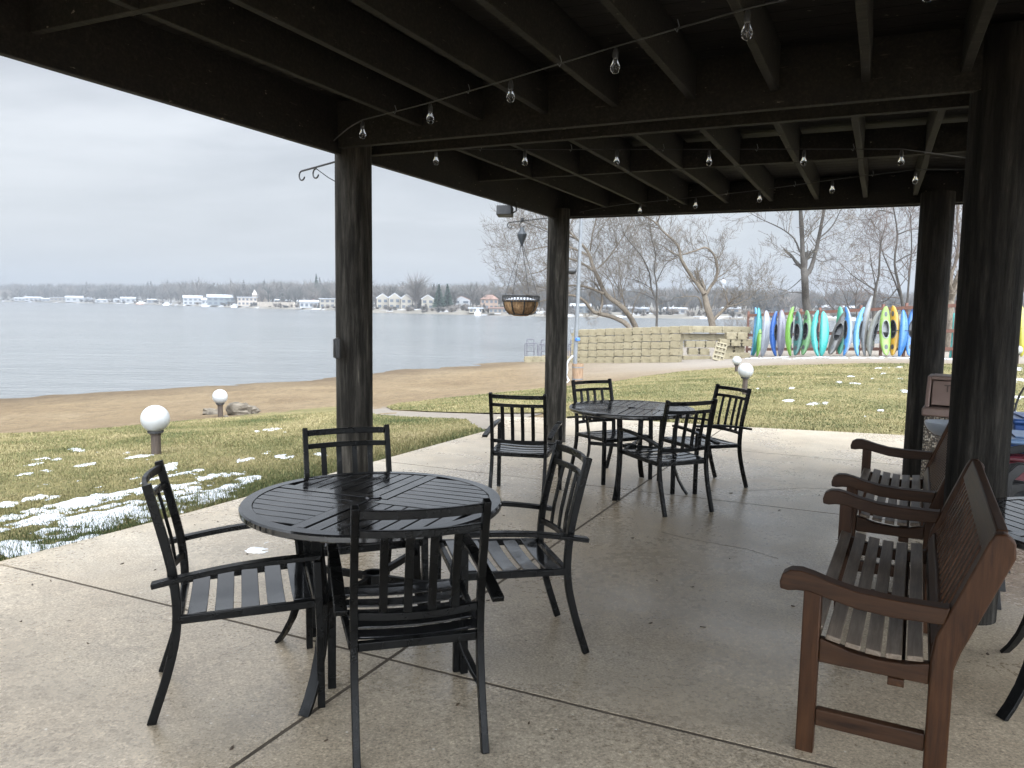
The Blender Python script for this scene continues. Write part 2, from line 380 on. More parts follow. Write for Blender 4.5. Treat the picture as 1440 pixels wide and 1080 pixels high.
def plastic(col, name='moulded_plastic', rough=(.22, .5, .18), spec=.5):
    col = tuple(c*DIM.get(name, 1) for c in col); k = tuple(round(c, 3) for c in col)
    if (k, name) not in _pl: _pl[(k, name)] = nmat(name, tuple(c*.86 for c in col), tuple(min(.9, c*1.1) for c in col), 5, rough, bmp=.08, spec=spec)
    return _pl[(k, name)]

# ------------------------------------------------------------------ sky, sun, render settings
SUN_EL, SUN_AZ = math.radians(48), math.radians(-35)             # azimuth measured from +Y, negative = left
w = bpy.data.worlds.new('World'); scene.world = w; w.use_nodes = True; nt = w.node_tree
bg = nt.nodes['Background']
sky = N(nt, 'ShaderNodeTexSky', sky_type='NISHITA', sun_disc=False); sky.sun_elevation = SUN_EL; sky.sun_rotation = SUN_AZ
sky.air_density = 1; sky.dust_density = 4
tc = N(nt, 'ShaderNodeTexCoord'); sx = N(nt, 'ShaderNodeSeparateXYZ'); nt.links.new(tc.outputs['Generated'], sx.inputs[0])
# cloud deck: direction divided by height gives a flat layer seen in perspective
zz = N(nt, 'ShaderNodeMath', operation='MAXIMUM'); zz.inputs[1].default_value = 0; nt.links.new(sx.outputs[2], zz.inputs[0])
za = N(nt, 'ShaderNodeMath', operation='ADD'); za.inputs[1].default_value = .22; nt.links.new(zz.outputs[0], za.inputs[0])
dv = N(nt, 'ShaderNodeVectorMath', operation='DIVIDE'); nt.links.new(tc.outputs['Generated'], dv.inputs[0])
cb = N(nt, 'ShaderNodeCombineXYZ')
for i in range(3): nt.links.new(za.outputs[0], cb.inputs[i])
nt.links.new(cb.outputs[0], dv.inputs[1])
mp = N(nt, 'ShaderNodeMapping'); mp.inputs['Scale'].default_value = (.8, 1.5, 1.2); mp.inputs['Location'].default_value = (.4, 1.1, 0); nt.links.new(dv.outputs[0], mp.inputs[0])
cl = noise(nt, mp.outputs[0], 1.5, 5, .5, .3)
cloud = ramp(nt, cl, [(.33, (.30, .332, .378)), (.47, (.40, .436, .483)), (.64, (.56, .595, .638))])
hz = ramp(nt, zz.outputs[0], [(0., 1.), (.14, .55), (.32, .0)])
cloud = mixc(nt, hz, cloud, (.47, .505, .545))
zen = ramp(nt, zz.outputs[0], [(.30, 1.), (.62, 2.0), (1., 2.5)])   # an overcast sky is about three times brighter overhead
cloud = mixc(nt, 1., cloud, zen, 'MULTIPLY')
bk = N(nt, 'ShaderNodeMapRange', interpolation_type='SMOOTHSTEP'); bk.inputs['From Min'].default_value = .28; bk.inputs['From Max'].default_value = -.7; bk.inputs['To Min'].default_value = 1.; bk.inputs['To Max'].default_value = 12
rt = N(nt, 'ShaderNodeVectorMath', operation='DOT_PRODUCT'); rt.inputs[1].default_value = (-.32, .85, 0); nt.links.new(tc.outputs['Generated'], rt.inputs[0]); nt.links.new(rt.outputs['Value'], bk.inputs[0]); bc = N(nt, 'ShaderNodeCombineColor')
for i in range(3): nt.links.new(bk.outputs[0], bc.inputs[i])
cloud = mixc(nt, 1., cloud, bc.outputs[0], 'MULTIPLY')               # cloud brightened behind and right of the viewer, added to fill the patio
sk = mixc(nt, 1., sky.outputs[0], (.09, .09, .09), 'MULTIPLY')
tot = mixc(nt, .90, sk, cloud)
nt.links.new(tot, bg.inputs['Color']); bg.inputs['Strength'].default_value = 1.0
sun = bpy.data.lights.new('sun', 'SUN'); sun.energy = .5; sun.angle = math.radians(25); sun.color = (1, .97, .93)
so = bpy.data.objects.new('sun', sun); COL.objects.link(so)
dirv = Vector((math.sin(SUN_AZ)*math.cos(SUN_EL), math.cos(SUN_AZ)*math.cos(SUN_EL), math.sin(SUN_EL)))
so.rotation_euler = dirv.to_track_quat('Z', 'Y').to_euler(); so.location = (0, 0, 30)
vs = scene.view_settings; vs.view_transform = 'Standard'; vs.look = 'None'; vs.exposure = .62; vs.gamma = 1
scene.cycles.use_denoising = True
scene.cycles.max_bounces = 8; scene.cycles.diffuse_bounces = 4; scene.cycles.glossy_bounces = 4; scene.cycles.transmission_bounces = 6
scene.cycles.volume_bounces = 1; scene.cycles.caustics_reflective = False; scene.cycles.caustics_refractive = False
# ------------------------------------------------------------------ the beach (base terrain) and the lake
def grid_mesh(name, xs, ys, mat, zfn, kind):
    X, Y = np.meshgrid(xs, ys); Z = zfn(X, Y); V = np.stack([X.ravel(), Y.ravel(), Z.ravel()], 1)
    nx = len(xs); i = np.arange(len(ys)-1)[:, None]*nx+np.arange(nx-1)[None, :]
    L = np.stack([i, i+1, i+nx+1, i+nx], -1).reshape(-1)
    o = np_mesh(name, V, 4, L, mat, kind); o.data.shade_smooth(); return o
xs = np.concatenate([np.arange(-170, -30, 6), np.arange(-30, 30, .4), np.arange(30, 80, 1.5), np.arange(80, 261, 8)])
ys = np.concatenate([np.arange(-60, -6, 5), np.arange(-6, 14, .4), np.arange(14, 66, .4), np.arange(66, 130, 3), np.arange(130, 261, 8)])
def beach_z(X, Y):
    z = terrain(X, Y); s = shore_s(X, Y)
    out = np.clip((22-s)/6, 0, 1)*np.clip((Y-8)/3, 0, 1)
    z = z+out*(.10*(fbm(X*.5, Y*.5, 3)-.5)+.05*(fbm(X*1.9, Y*1.9, 8)-.5))
    return z-np.where(s > 24.2, .035, 0)                          # the bed under slab and turf
grid_mesh('beach', xs, ys, M['sand'], beach_z, 'structure')
lv = [(-2700, -1100, -1.9), (2700, -1100, -1.9), (2700, 2150, -1.9), (-2700, 2150, -1.9)]
tag(MB().add(lv, [(0, 1, 2, 3)]).build('lake', M['water'], smooth=0), kind='structure')

# ------------------------------------------------------------------ patio slabs with real joints
POLY = [(-4, -4.62), (2.74, -4.57), (4.03, -4.51), (8.86, -4.47), (9.6, -4.75), (10.09, -4.95), (10.45, -4.2), (10.82, -3.4), (11.02, -1.67), (11.43, .41), (11.59, 1.75), (12.2, 8), (-4, 8)]
def clip(poly, n, d):
    out = []
    for i in range(len(poly)):
        p, q = np.array(poly[i]), np.array(poly[(i+1) % len(poly)]); a, b = p@n-d, q@n-d
        if a >= 0: out.append(tuple(p))
        if (a >= 0) != (b >= 0): out.append(tuple(p+(q-p)*(a/(a-b))))
    return out
def edge_soft(poly):                                              # a worn, slightly wandering slab edge
    out = []
    for i in range(len(poly)):
        p, q = np.array(poly[i]), np.array(poly[(i+1) % len(poly)]); n = max(1, int(np.hypot(*(q-p))/.18))
        for k in range(n):
            t = k/n; w_ = p+(q-p)*t; out.append(tuple(w_))
    return out
JA = [-1.0, 2.71, 6.43, 9.0]; JR = [-1.84, 1.9, 5.6]; G = .0095
slab = MB()
pa = [-9]+JA+[20]; pr = [-9]+JR+[20]
for i in range(len(pa)-1):
    for j in range(len(pr)-1):
        q = POLY
        for n, d in (((1, 0), pa[i]+G), ((-1, 0), -pa[i+1]+G), ((0, 1), pr[j]+G), ((0, -1), -pr[j+1]+G)):
            q = clip(q, np.array(n, float), d)
            if len(q) < 3: break
        if len(q) < 3: continue
        def fn(a, r, t): p = W(a, r); return (p[0], p[1], TILT*a+t)
        ch = .0003
        c = np.mean(q, axis=0)
        inner = [tuple(np.array(p)-ch*np.sign(np.array(p)-c)) for p in q]
        n = len(q)
        slab.add([fn(*p, -.02) for p in q]+[fn(*p, -ch) for p in q]+[fn(*p, 0) for p in inner],
                 [(k, (k+1) % n, n+(k+1) % n, n+k) for k in range(n)]+[(n+k, n+(k+1) % n, 2*n+(k+1) % n, 2*n+k) for k in range(n)]+[tuple(range(2*n, 3*n))])
tag(slab.build('patio', M['concrete'], smooth=0), kind='structure')
jb = MB()
def strip(a0, r0_, a1, r1_, wd):
    jb.prism([(a0-wd*(r1_ != r0_), r0_-wd*(a1 != a0)), (a1-wd*(r1_ != r0_), r1_-wd*(a1 != a0)), (a1+wd*(r1_ != r0_), r1_+wd*(a1 != a0)), (a0+wd*(r1_ != r0_), r0_+wd*(a1 != a0))],
             lambda a, r, t: (*W(a, r)[:2], TILT*a+t), -.019, -.0012)
for a in JA: strip(a, -4.4, a, 7.9, .0093)
for r in JR:
    for a0, a1 in zip([-3.9]+JA, JA+[10.9]): strip(a0+.008, r, a1-.008, r, .0093)
tag(jb.build('patio_joint', M['joint'], smooth=0), kind='structure')

cr = MB(); rgc = random.Random(9)
for line in (((930, 748), (965, 757), (1010, 765), (1050, 772), (1098, 787)), ((1045, 690), (1080, 689), (1130, 686), (1170, 688)), ((690, 778), (705, 792), (712, 806))):
    P = [pat(*q) for q in line]; Q = []
    for p, q in zip(P, P[1:]):
        for k in range(9): t = k/9; w_ = p+(q-p)*t; Q.append((w_[0]+rgc.uniform(-.006, .006), w_[1]+rgc.uniform(-.006, .006), patio_z(w_[0], w_[1])+.0006))
    cr.path(Q, [rgc.uniform(.0015, .005) for _ in Q], .0008)
tag(cr.build('patio_crack', M['joint'], smooth=0), kind='structure')
# ------------------------------------------------------------------ lawns and path as sheets cut to their outlines
def densify(P, step, jit=0., closed=True):
    out = []
    n = len(P)
    for i in range(n if closed else n-1):
        p, q = np.array(P[i][:2]), np.array(P[(i+1) % n][:2]); L = np.hypot(*(q-p)); k = max(1, int(L/step))
        for j in range(k):
            w_ = p+(q-p)*j/k
            if j and jit: nn = np.array([-(q-p)[1], (q-p)[0]])/max(L, 1e-6); w_ = w_+nn*jit*(fbm(np.array(w_[0]*2.3), np.array(w_[1]*2.3), 5)-.5)*2
            out.append(w_)
    return out
def inside(P, x, y):
    P = np.array([p[:2] for p in P]); c = np.zeros(x.shape, bool); n = len(P); j = n-1
    for i in range(n):
        xi, yi = P[i]; xj, yj = P[j]
        c ^= ((yi > y) != (yj > y)) & (x < (xj-xi)*(y-yi)/((yj-yi) if yj != yi else 1e-9)+xi); j = i
    return c
def sheet(name, P, step, lift, mat, jit=.06, grid=None, bumpy=0.):
    B = densify(P, step, jit); g = grid or step*1.6
    bx = np.array(B); x = np.arange(bx[:, 0].min(), bx[:, 0].max(), g); y = np.arange(bx[:, 1].min(), bx[:, 1].max(), g)
    X, Y = np.meshgrid(x, y); X = X.ravel()+RNG.uniform(-.2, .2, X.size)*g; Y = Y.ravel()+RNG.uniform(-.2, .2, Y.size)*g
    k = inside(B, X, Y); pts = [Vector(p) for p in B]+[Vector((a, b)) for a, b in zip(X[k], Y[k])]
    nb = len(B)
    vs, es, fs, *_ = delaunay_2d_cdt(pts, [(i, (i+1) % nb) for i in range(nb)], [], 1, 1e-5)
    v = np.array([(p.x, p.y) for p in vs]); z = terrain(v[:, 0], v[:, 1])+lift+bumpy*(fbm(v[:, 0]*1.7, v[:, 1]*1.7, 9)-.5)
    mb = MB().add(np.column_stack([v, z]), fs); o = mb.build(name, mat, smooth=0); o.data.shade_smooth(); o['kind'] = 'structure'; return o, B
def Tl(*px): return [T(u, v)[:2] for u, v in px]
LEFT = Tl((0, 612), (60, 611), (120, 607), (230, 597), (320, 588), (400, 580), (475, 573), (530, 586), (600, 590), (655, 592))+[W(9.25, -4.78)[:2], W(8.86, -4.49)[:2], W(4.03, -4.53)[:2], W(2.74, -4.59)[:2], W(-1.5, -4.62)[:2], W(-1.5, -11)[:2]]
q0 = np.array(LEFT[0]); LEFT.append(q0+np.array([-6.5, -7.5]))
RIGHT = Tl((543, 574), (560, 569), (640, 560), (700, 554), (768, 547), (830, 542), (870, 537), (900, 531), (960, 523), (1060, 516), (1160, 513.5), (1300, 513), (1440, 513))
RIGHT += [np.array([60., RIGHT[-1][1]+2]), np.array([60., -4])]+[W(12.22, 8.02)[:2]+np.array([8, -8.]), W(12.22, 8.02)[:2], W(11.61, 1.75)[:2], W(11.45, .41)[:2], W(11.04, -1.67)[:2], W(10.84, -3.4)[:2], W(10.47, -4.2)[:2]]
RIGHT += Tl((763, 582), (690, 583), (600, 580), (552, 577.5))
_, LB = sheet('lawn', LEFT, .22, .030, M['lawn'], .10, .3, .03)
_, RB = sheet('lawn', RIGHT, .45, .030, M['lawn'], .10, .8, .03)
PATH = Tl((470, 574), (543, 573), (552, 578), (600, 580.5), (690, 583.5), (763, 582.5))+[W(10.10, -4.97)[:2], W(9.62, -4.78)[:2], W(9.2, -4.83)[:2]]+Tl((655, 592.5), (600, 590.5), (530, 586.5))
sheet('path', PATH, .3, .012, M['paver'], .05, .4)

# grass blades: uncountable, one object per lawn
def blades(name, B, n, ymax, hgt, wid, dens_fall, seed):
    rg = np.random.default_rng(seed); bx = np.array(B)
    # candidates in picture-independent polar bands around the terrace, denser close by
    x0, x1 = max(bx[:, 0].min(), -16), min(bx[:, 0].max(), 26); y0, y1 = max(bx[:, 1].min(), 1), min(bx[:, 1].max(), ymax)
    X = rg.uniform(x0, x1, n*9); Y = rg.uniform(y0, y1, n*9); d = np.hypot(X, Y)
    k = (rg.uniform(0, 1, X.size) < np.minimum(1, (dens_fall/d)**1.7)) & inside(B, X, Y) & (np.abs(X) < Y*.75+1.5)
    X = X[k][:n]; Y = Y[k][:n]; d = d[k][:n]; m = len(X)
    Z = terrain(X, Y)+.025; a = rg.uniform(0, 2*PI, m); lean = rg.normal(0, .45, m); h = hgt*rg.uniform(.5, 1.3, m); wd = wid*rg.uniform(.6, 1.3, m)*np.maximum(1, d/7)
    e = np.array(edgeline); ed = np.min(np.hypot(X[:, None]-e[None, :, 0], Y[:, None]-e[None, :, 1]), 1)
    lush = np.exp(-(ed/.42)**2); h = h*(1+.7*lush)
    cx, sy = np.cos(a), np.sin(a)
    V = np.empty((m, 3, 3)); V[:, 0] = np.stack([X-cx*wd, Y-sy*wd, Z], 1); V[:, 1] = np.stack([X+cx*wd, Y+sy*wd, Z], 1)
    V[:, 2] = np.stack([X-sy*lean*h+rg.normal(0, .25, m)*h, Y+cx*lean*h+rg.normal(0, .25, m)*h, Z+h], 1)
    t = np.clip(fbm(X*.9, Y*.9, 21)*1.25-.14+rg.normal(0, .17, m)-.38*lush, 0, 1)
    o = np_mesh(name, V.reshape(-1, 3), 3, np.arange(3*m), M['grass'], 'stuff', np.repeat(t, 3)); return o
edgeline = [W(a, -4.6)[:2] for a in np.arange(-1, 9, .15)]+[W(11.05, r)[:2] for r in np.arange(-3, 0, .2)]
blades('grass', LB, 190000, 15, .027, .0036, 6.5, 1)
blades('grass', RB, 130000, 30, .028, .0042, 14, 2)

LIN = LB; RIN = RB
# ------------------------------------------------------------------ old snow
def snow_obj(name, ells, mat, zf, seed, thr=.42):
    VV = []; FF = []
    for (u, v, du, dv, s) in ells:
        c = zf(u, v); e1 = zf(u+du, v)-c; e2 = zf(u, v-dv)-c
        far = c[1] > 33; lim = .75 if far else 1.6*np.hypot(*e1[:2])+.5
        if far: e1 = np.array([du*c[1]/f, 0, 0]); e2 = np.array([0, 1., 0])
        e2 = e2*min(1, lim/max(np.hypot(*e2[:2]), 1e-6))
        n = int(min(150, max(18, 2*np.hypot(*e1[:2])/.022))); m = int(min(110, max(12, 2*np.hypot(*e2[:2])/.03)))
        A_, B_ = np.meshgrid(np.linspace(-1.15, 1.15, n), np.linspace(-1.15, 1.15, m))
        X = c[0]+A_*e1[0]+B_*e2[0]; Y = c[1]+A_*e1[1]+B_*e2[1]
        rr = A_**2+B_**2; nz = fbm(X*4.2, Y*4.2, seed, 5); n2 = fbm(X*13, Y*13, seed+3, 3)
        aa_ = X*AX[0]+Y*AX[1]; bb_ = X*BX[0]+Y*BX[1]; n3 = fbm(aa_*1.3+bb_*.4, bb_*5.5, seed+9, 4); val = (1-rr)*.46*s+(nz-.5)*1.2+(n2-.5)*1.25+(n3-.5)*2.3-.27
        val = np.where(c[1] > 33, val, np.where(zf is T, np.where(inside(LIN, X, Y) | inside(RIN, X, Y) | (Y > 27), val, -.2), val)); ok = val > .1; Z = (terrain(X, Y)+(.034 if not far else .02) if zf is T else TILT*(X*AX[0]+Y*AX[1])+.0005)+np.clip(val-.1, -.3, .6)*np.where(val > .1, .022, .11 if zf is T else .05); base = len(VV); idx = np.full(val.shape, -1); 
        cell = ok[:-1, :-1] | ok[1:, :-1] | ok[:-1, 1:] | ok[1:, 1:]
        ii, jj = np.nonzero(cell); mp_ = {}
        for i, j in zip(ii, jj):
            q = []
            for (p, r_) in ((i, j), (i, j+1), (i+1, j+1), (i+1, j)):
                if (p, r_) not in mp_: mp_[(p, r_)] = len(VV); VV.append((X[p, r_], Y[p, r_], Z[p, r_]))
                q.append(mp_[(p, r_)])
            FF.append(tuple(q))
    o = MB().add(VV, FF).build(name, mat, smooth=0); o.data.shade_smooth(); o['kind'] = 'stuff'; return o
SN = [(60, 742, 130, 34, 1.25), (170, 725, 110, 26, 1.2), (290, 688, 62, 20, 1.2), (340, 676, 26, 9, 1.2), (20, 775, 60, 14, 1.3), (250, 712, 60, 14, .9), (150, 700, 90, 12, .7), (230, 690, 50, 12, .7), (60, 705, 60, 8, .5), (190, 645, 24, 6, 1.1), (178, 640, 8, 3, 1), (110, 637, 16, 2.6, .9), (55, 661, 22, 7, .75), (112, 656, 20, 6, .7), (58, 649, 14, 2.5, .8), (80, 650, 8, 2, .7), (135, 639, 10, 2.2, .7), (240, 662, 9, 8, .6), (385, 607, 20, 3.4, 1.2), (362, 610, 8, 2, 1), (372, 641, 13, 4.5, 1.1), (348, 651, 14, 3.6, 1.1), (402, 647, 16, 3.8, 1.1), (447, 643, 12, 3, 1.1), (362, 676, 10, 3, 1), (70, 685, 40, 4, .5), (30, 670, 25, 5, .5), (218, 668, 10, 3, .8),
      (1112, 547.5, 8.0, 0.99, 1.2), (1110, 566, 10.4, 1.24, 1.1), (1153, 569, 12.8, 1.61, 1.2), (1140, 571, 6.4, 1.24, 1), (1183, 567, 4.0, 0.99, 1.1), (1242, 519, 12.8, 1.12, 1.1), (1263, 518, 8.0, 0.87, 1.2), (1180, 539, 4.0, 0.93, 1), (1207, 541, 12.0, 1.05, 1), (1227, 534, 9.6, 0.87, 1), (1237, 550, 8.0, 1.24, 1.1), (1272, 552, 5.6, 2.17, 1), (1085, 531, 5.6, 0.74, .9), (1197, 531, 5.6, 0.87, 1), (1238, 580, 4.0, 0.87, 1), (1217, 588, 3.2, 0.62, 1), (1067, 548, 4.0, 0.81, .9), (1250, 527, 11.2, 0.99, .9), (1268, 534, 7.2, 1.24, .9),
      (1430, 535, 17.6, 4.96, .9), (1425, 520, 20.8, 2.48, 1.2), (1435, 560, 14.4, 3.10, .9), (1432, 580, 12.8, 1.86, .9), (1338, 535, 4.0, 3.72, .8),
      (1085, 503.5, 22, 2.2, .9), (1140, 503.2, 30, 1.8, .8), (1200, 503.2, 32, 2.0, .9), (1262, 503.2, 30, 2.0, .9), (1335, 505, 16, 2.2, 1.3), (1058, 504, 8, 3, 1.5), (568, 516, 30, 3, .8), (535, 523, 10, 2, .7), (625, 512, 20, 2, .6)]
snow_obj('snow', SN, M['snow'], T, 31)
snow_obj('slush', [(398, 752, 42, 15, 1.15), (372, 776, 26, 5, .6), (360, 747, 14, 6, .8)], M['slush'], pat, 47)
# fallen leaf bits and grit lying on the slab
lb = MB(); rg = random.Random(5)
for i in range(170):
    a = rg.uniform(.8, 10); r = rg.uniform(-4.3, 3.2); p = W(a, r); s = rg.uniform(.005, .013)*(1.5 if rg.random() < .12 else 1); an = rg.uniform(0, PI); z = TILT*a+.001
    c_, s_ = math.cos(an), math.sin(an); k = rg.uniform(.25, .7)
    q = [(1, 0), (.3, k), (-.8, k*.6), (-1, -.1), (-.2, -k)]
    lb.prism(q, lambda x, y, t, p=p, s=s, c_=c_, s_=s_, z=z: (p[0]+s*(x*c_-y*s_), p[1]+s*(x*s_+y*c_), z+t*(1+.8*x)), 0, .003)
tag(lb.build('leaf_litter', nmat('dry_leaf', (.025, .017, .012), (.07, .045, .025), 30), smooth=0), kind='stuff')
# ------------------------------------------------------------------ the deck overhead, on log pillars
ZB = 2.555                                                       # underside of the beams
def zb(a): return ZB-.004*(a-4.4)
roof = thing('deck_roof', 'dark brown timber deck roof with exposed joists over the patio', 'deck roof', (0, 0, 0))
def abar(name, a0, r0_, a1, r1_, zlo, zhi, wd, mat, bev=.003):
    """horizontal plank standing on edge between two points of the measuring frame"""
    mb = MB(); p, q = W(a0, r0_), W(a1, r1_)
    L = math.hypot(*(q-p)[:2]); n = max(2, int(L/.5))
    P = [(p[0]+(q-p)[0]*i/n, p[1]+(q-p)[1]*i/n, 0) for i in range(n+1)]
    org = Vector((*((p+q)/2)[:2], 0)); ang = math.atan2((q-p)[1], (q-p)[0])
    am = (a0+a1)/2; hh = zhi-zlo
    pts = []
    for i in range(n+1):
        t = -L/2+L*i/n; aa = a0+(a1-a0)*i/n; wob = .003*math.sin(aa*3+r0_*7)
        pts.append((t, wob, (zlo+zhi)/2+zb(aa)-ZB))
    mb.path(pts, wd, hh)
    o = mb.build(name, mat, roof, smooth=20, bevel=bev, seg=1); o.location = org; o.rotation_euler = (0, 0, ang); return o
JZ = ZB+.085; JH = .235; A0, A1 = -1.6, 8.72; RL, RR = -3.43, 4.2
rs = [-2.94+.4365*i-.02 for i in range(-0, 17)]; rs = [-3.20]+[-2.745+.4365*i for i in range(16)]
for r in rs[1:]:
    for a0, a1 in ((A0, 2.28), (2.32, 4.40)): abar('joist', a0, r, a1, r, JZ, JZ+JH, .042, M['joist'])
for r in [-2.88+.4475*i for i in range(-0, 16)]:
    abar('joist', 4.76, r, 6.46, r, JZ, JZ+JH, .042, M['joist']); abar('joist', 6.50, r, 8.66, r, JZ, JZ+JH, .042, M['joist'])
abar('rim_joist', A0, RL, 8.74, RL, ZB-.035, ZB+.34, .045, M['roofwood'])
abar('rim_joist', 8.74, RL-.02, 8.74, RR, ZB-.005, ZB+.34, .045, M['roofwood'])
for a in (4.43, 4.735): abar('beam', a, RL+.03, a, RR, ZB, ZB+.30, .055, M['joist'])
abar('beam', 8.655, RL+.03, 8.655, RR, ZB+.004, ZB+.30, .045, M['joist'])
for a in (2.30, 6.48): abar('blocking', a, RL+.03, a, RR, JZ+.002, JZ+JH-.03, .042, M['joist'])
db = MB()
nb = int((A1-A0+.1)/.142)
for i in range(nb):
    a = A0+.07+i*.142; p = [W(a-.069, RL-.04), W(a+.069, RL-.04), W(a+.069, RR), W(a-.069, RR)]; z = JZ+JH+.003
    db.add([(*q[:2], z+zb(a)-ZB) for q in p]+[(*q[:2], z+.035+zb(a)-ZB) for q in p], [(0, 3, 2, 1), (4, 5, 6, 7), (0, 1, 5, 4), (1, 2, 6, 5), (2, 3, 7, 6), (3, 0, 4, 7)])
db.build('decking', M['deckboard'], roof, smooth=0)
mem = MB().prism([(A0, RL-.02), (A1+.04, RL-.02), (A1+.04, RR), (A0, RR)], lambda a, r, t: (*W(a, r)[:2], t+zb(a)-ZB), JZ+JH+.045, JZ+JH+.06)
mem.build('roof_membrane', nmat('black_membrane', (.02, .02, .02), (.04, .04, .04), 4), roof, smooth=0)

def pillar(base_uv, a_fix, dia_b, dia_t, ztop, label, lean=(0, 0), loc=None):
    x, y = loc; z0 = patio_z(x, y)-.01
    mb = MB(); n = 28; rows = 46; vs = []; fs = []
    sd = rows*x
    for i in range(rows+1):
        t = i/rows; z = (ztop-z0)*t; r = (dia_b+(dia_t-dia_b)*t)/2
        for k in range(n):
            a = 2*PI*k/n
            rr = r*(1+.05*(fbm(np.array(3+2*math.cos(a)+x), np.array(3+2*math.sin(a)+z*.35), 4)-.5)+.03*(fbm(np.array(9+9*math.cos(a)), np.array(9+9*math.sin(a)+z*.8+x), 6)-.5))
            vs.append((rr*math.cos(a)+lean[0]*t, rr*math.sin(a)+lean[1]*t, z))
    for i in range(rows):
        for k in range(n): fs.append((i*n+k, i*n+(k+1) % n, (i+1)*n+(k+1) % n, (i+1)*n+k))
    fs += [tuple(range(n-1, -1, -1)), tuple(rows*n+k for k in range(n))]
    o = mb.add(vs, fs).build('log_pillar', M['log_lit' if x < 1 else 'log'], smooth=50); o.location = (x, y, z0)
    return tag(o, label, 'pillar', 'log pillars carrying the deck roof')
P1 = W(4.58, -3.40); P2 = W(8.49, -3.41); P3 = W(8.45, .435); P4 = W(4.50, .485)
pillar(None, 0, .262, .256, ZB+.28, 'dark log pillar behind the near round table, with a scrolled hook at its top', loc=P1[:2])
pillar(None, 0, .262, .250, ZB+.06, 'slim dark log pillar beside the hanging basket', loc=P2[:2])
pillar(None, 0, .298, .292, ZB+.06, 'dark log pillar rising just behind the aggregate litter bin', loc=P3[:2])
pillar(None, 0, .268, .290, ZB+.28, 'thick near-black log pillar behind the benches, nearest of the pillars on the right', loc=P4[:2])

# ------------------------------------------------------------------ string lights
def string_light(pts, ends, label):
    root = thing('string_light', label, 'string light', tuple(pts[0]), group='strings of bulbs under the deck')
    o = np.array(pts[0]); cab = MB(); full = [np.array(ends[0])]+[np.array(p)+np.array([0, 0, .10]) for p in pts]+[np.array(ends[1])]
    P = []
    for i in range(len(full)-1):
        for k in range(6):
            t = k/6; q = full[i]+(full[i+1]-full[i])*t; P.append(q-o-np.array([0, 0, .06*4*t*(1-t)*(.5 if i else .3)])+np.array([0, 0, -.03*4*(t-.5)**2+.03]))
    P.append(full[-1]-o)
    cab.tube(P, .0036, 5); cab.build('cable', M['blackmetal'], root)
    hk = MB()
    for i in range(1, len(full)-2):
        q = (full[i]+full[i+1])/2-o; hk.tube([q+np.array([0, 0, .035]), q+np.array([.008, 0, .01]), q+np.array([0, 0, -.012]), q+np.array([-.01, 0, 0])], .0022, 5)
    hk.build('hook', M['galv'], root)
    for p in pts:
        q = np.array(p)-o; tilt = random.uniform(-.06, .06)
        s = MB().lathe([(.0, .012), (.010, .012), (.013, .0), (.0165, -.012), (.017, -.045), (.014, -.050), (0, -.050)], 12).build('socket', M['blackmetal'], root)
        s.location = q+np.array([0, 0, .085]); s.scale = (.72, .72, .72)
        g = MB().lathe([(.0128, 0), (.014, -.012), (.022, -.030), (.0285, -.050), (.0290, -.064), (.024, -.080), (.013, -.091), (.0, -.094)], 16)
        gl = g.build('bulb', M['glass'], root, smooth=80); gl.location = q+np.array([0, 0, .051]); gl.scale = (.70, .70, .66)
        fl = MB().tube([(-.004, 0, -.010), (-.005, 0, -.050), (0, 0, -.058), (.005, 0, -.050), (.004, 0, -.010)], .0012, 4).build('filament', plastic((.55, .42, .25), 'filament'), gl)
zc = ZB-.07
string_light([pl(u, v, zc) for u, v in ((510, 193), (605, 171), (718, 141), (865, 100), (1050, 52), (1305, -2))], (W(4.3, -3.35, ZB+.02), W(2.6, .55, ZB+.03)), 'string of clear bulbs across the near bay of the deck roof')
string_light([pl(u, v, zc) for u, v in ((613, 230), (738, 231), (867, 231), (997, 231), (1130, 231), (1267, 231))], (W(4.85, -3.35, ZB+.04), W(6.45, .5, ZB+.03)), 'string of clear bulbs across the middle of the far bay')
string_light([pl(u, v, zc) for u, v in ((900, 299), (978, 292), (1068, 283), (1170, 270), (1287, 257))], (W(8.6, -3.2, ZB+.03), W(7.0, .6, ZB+.03)), 'string of clear bulbs close to the front rim of the deck')

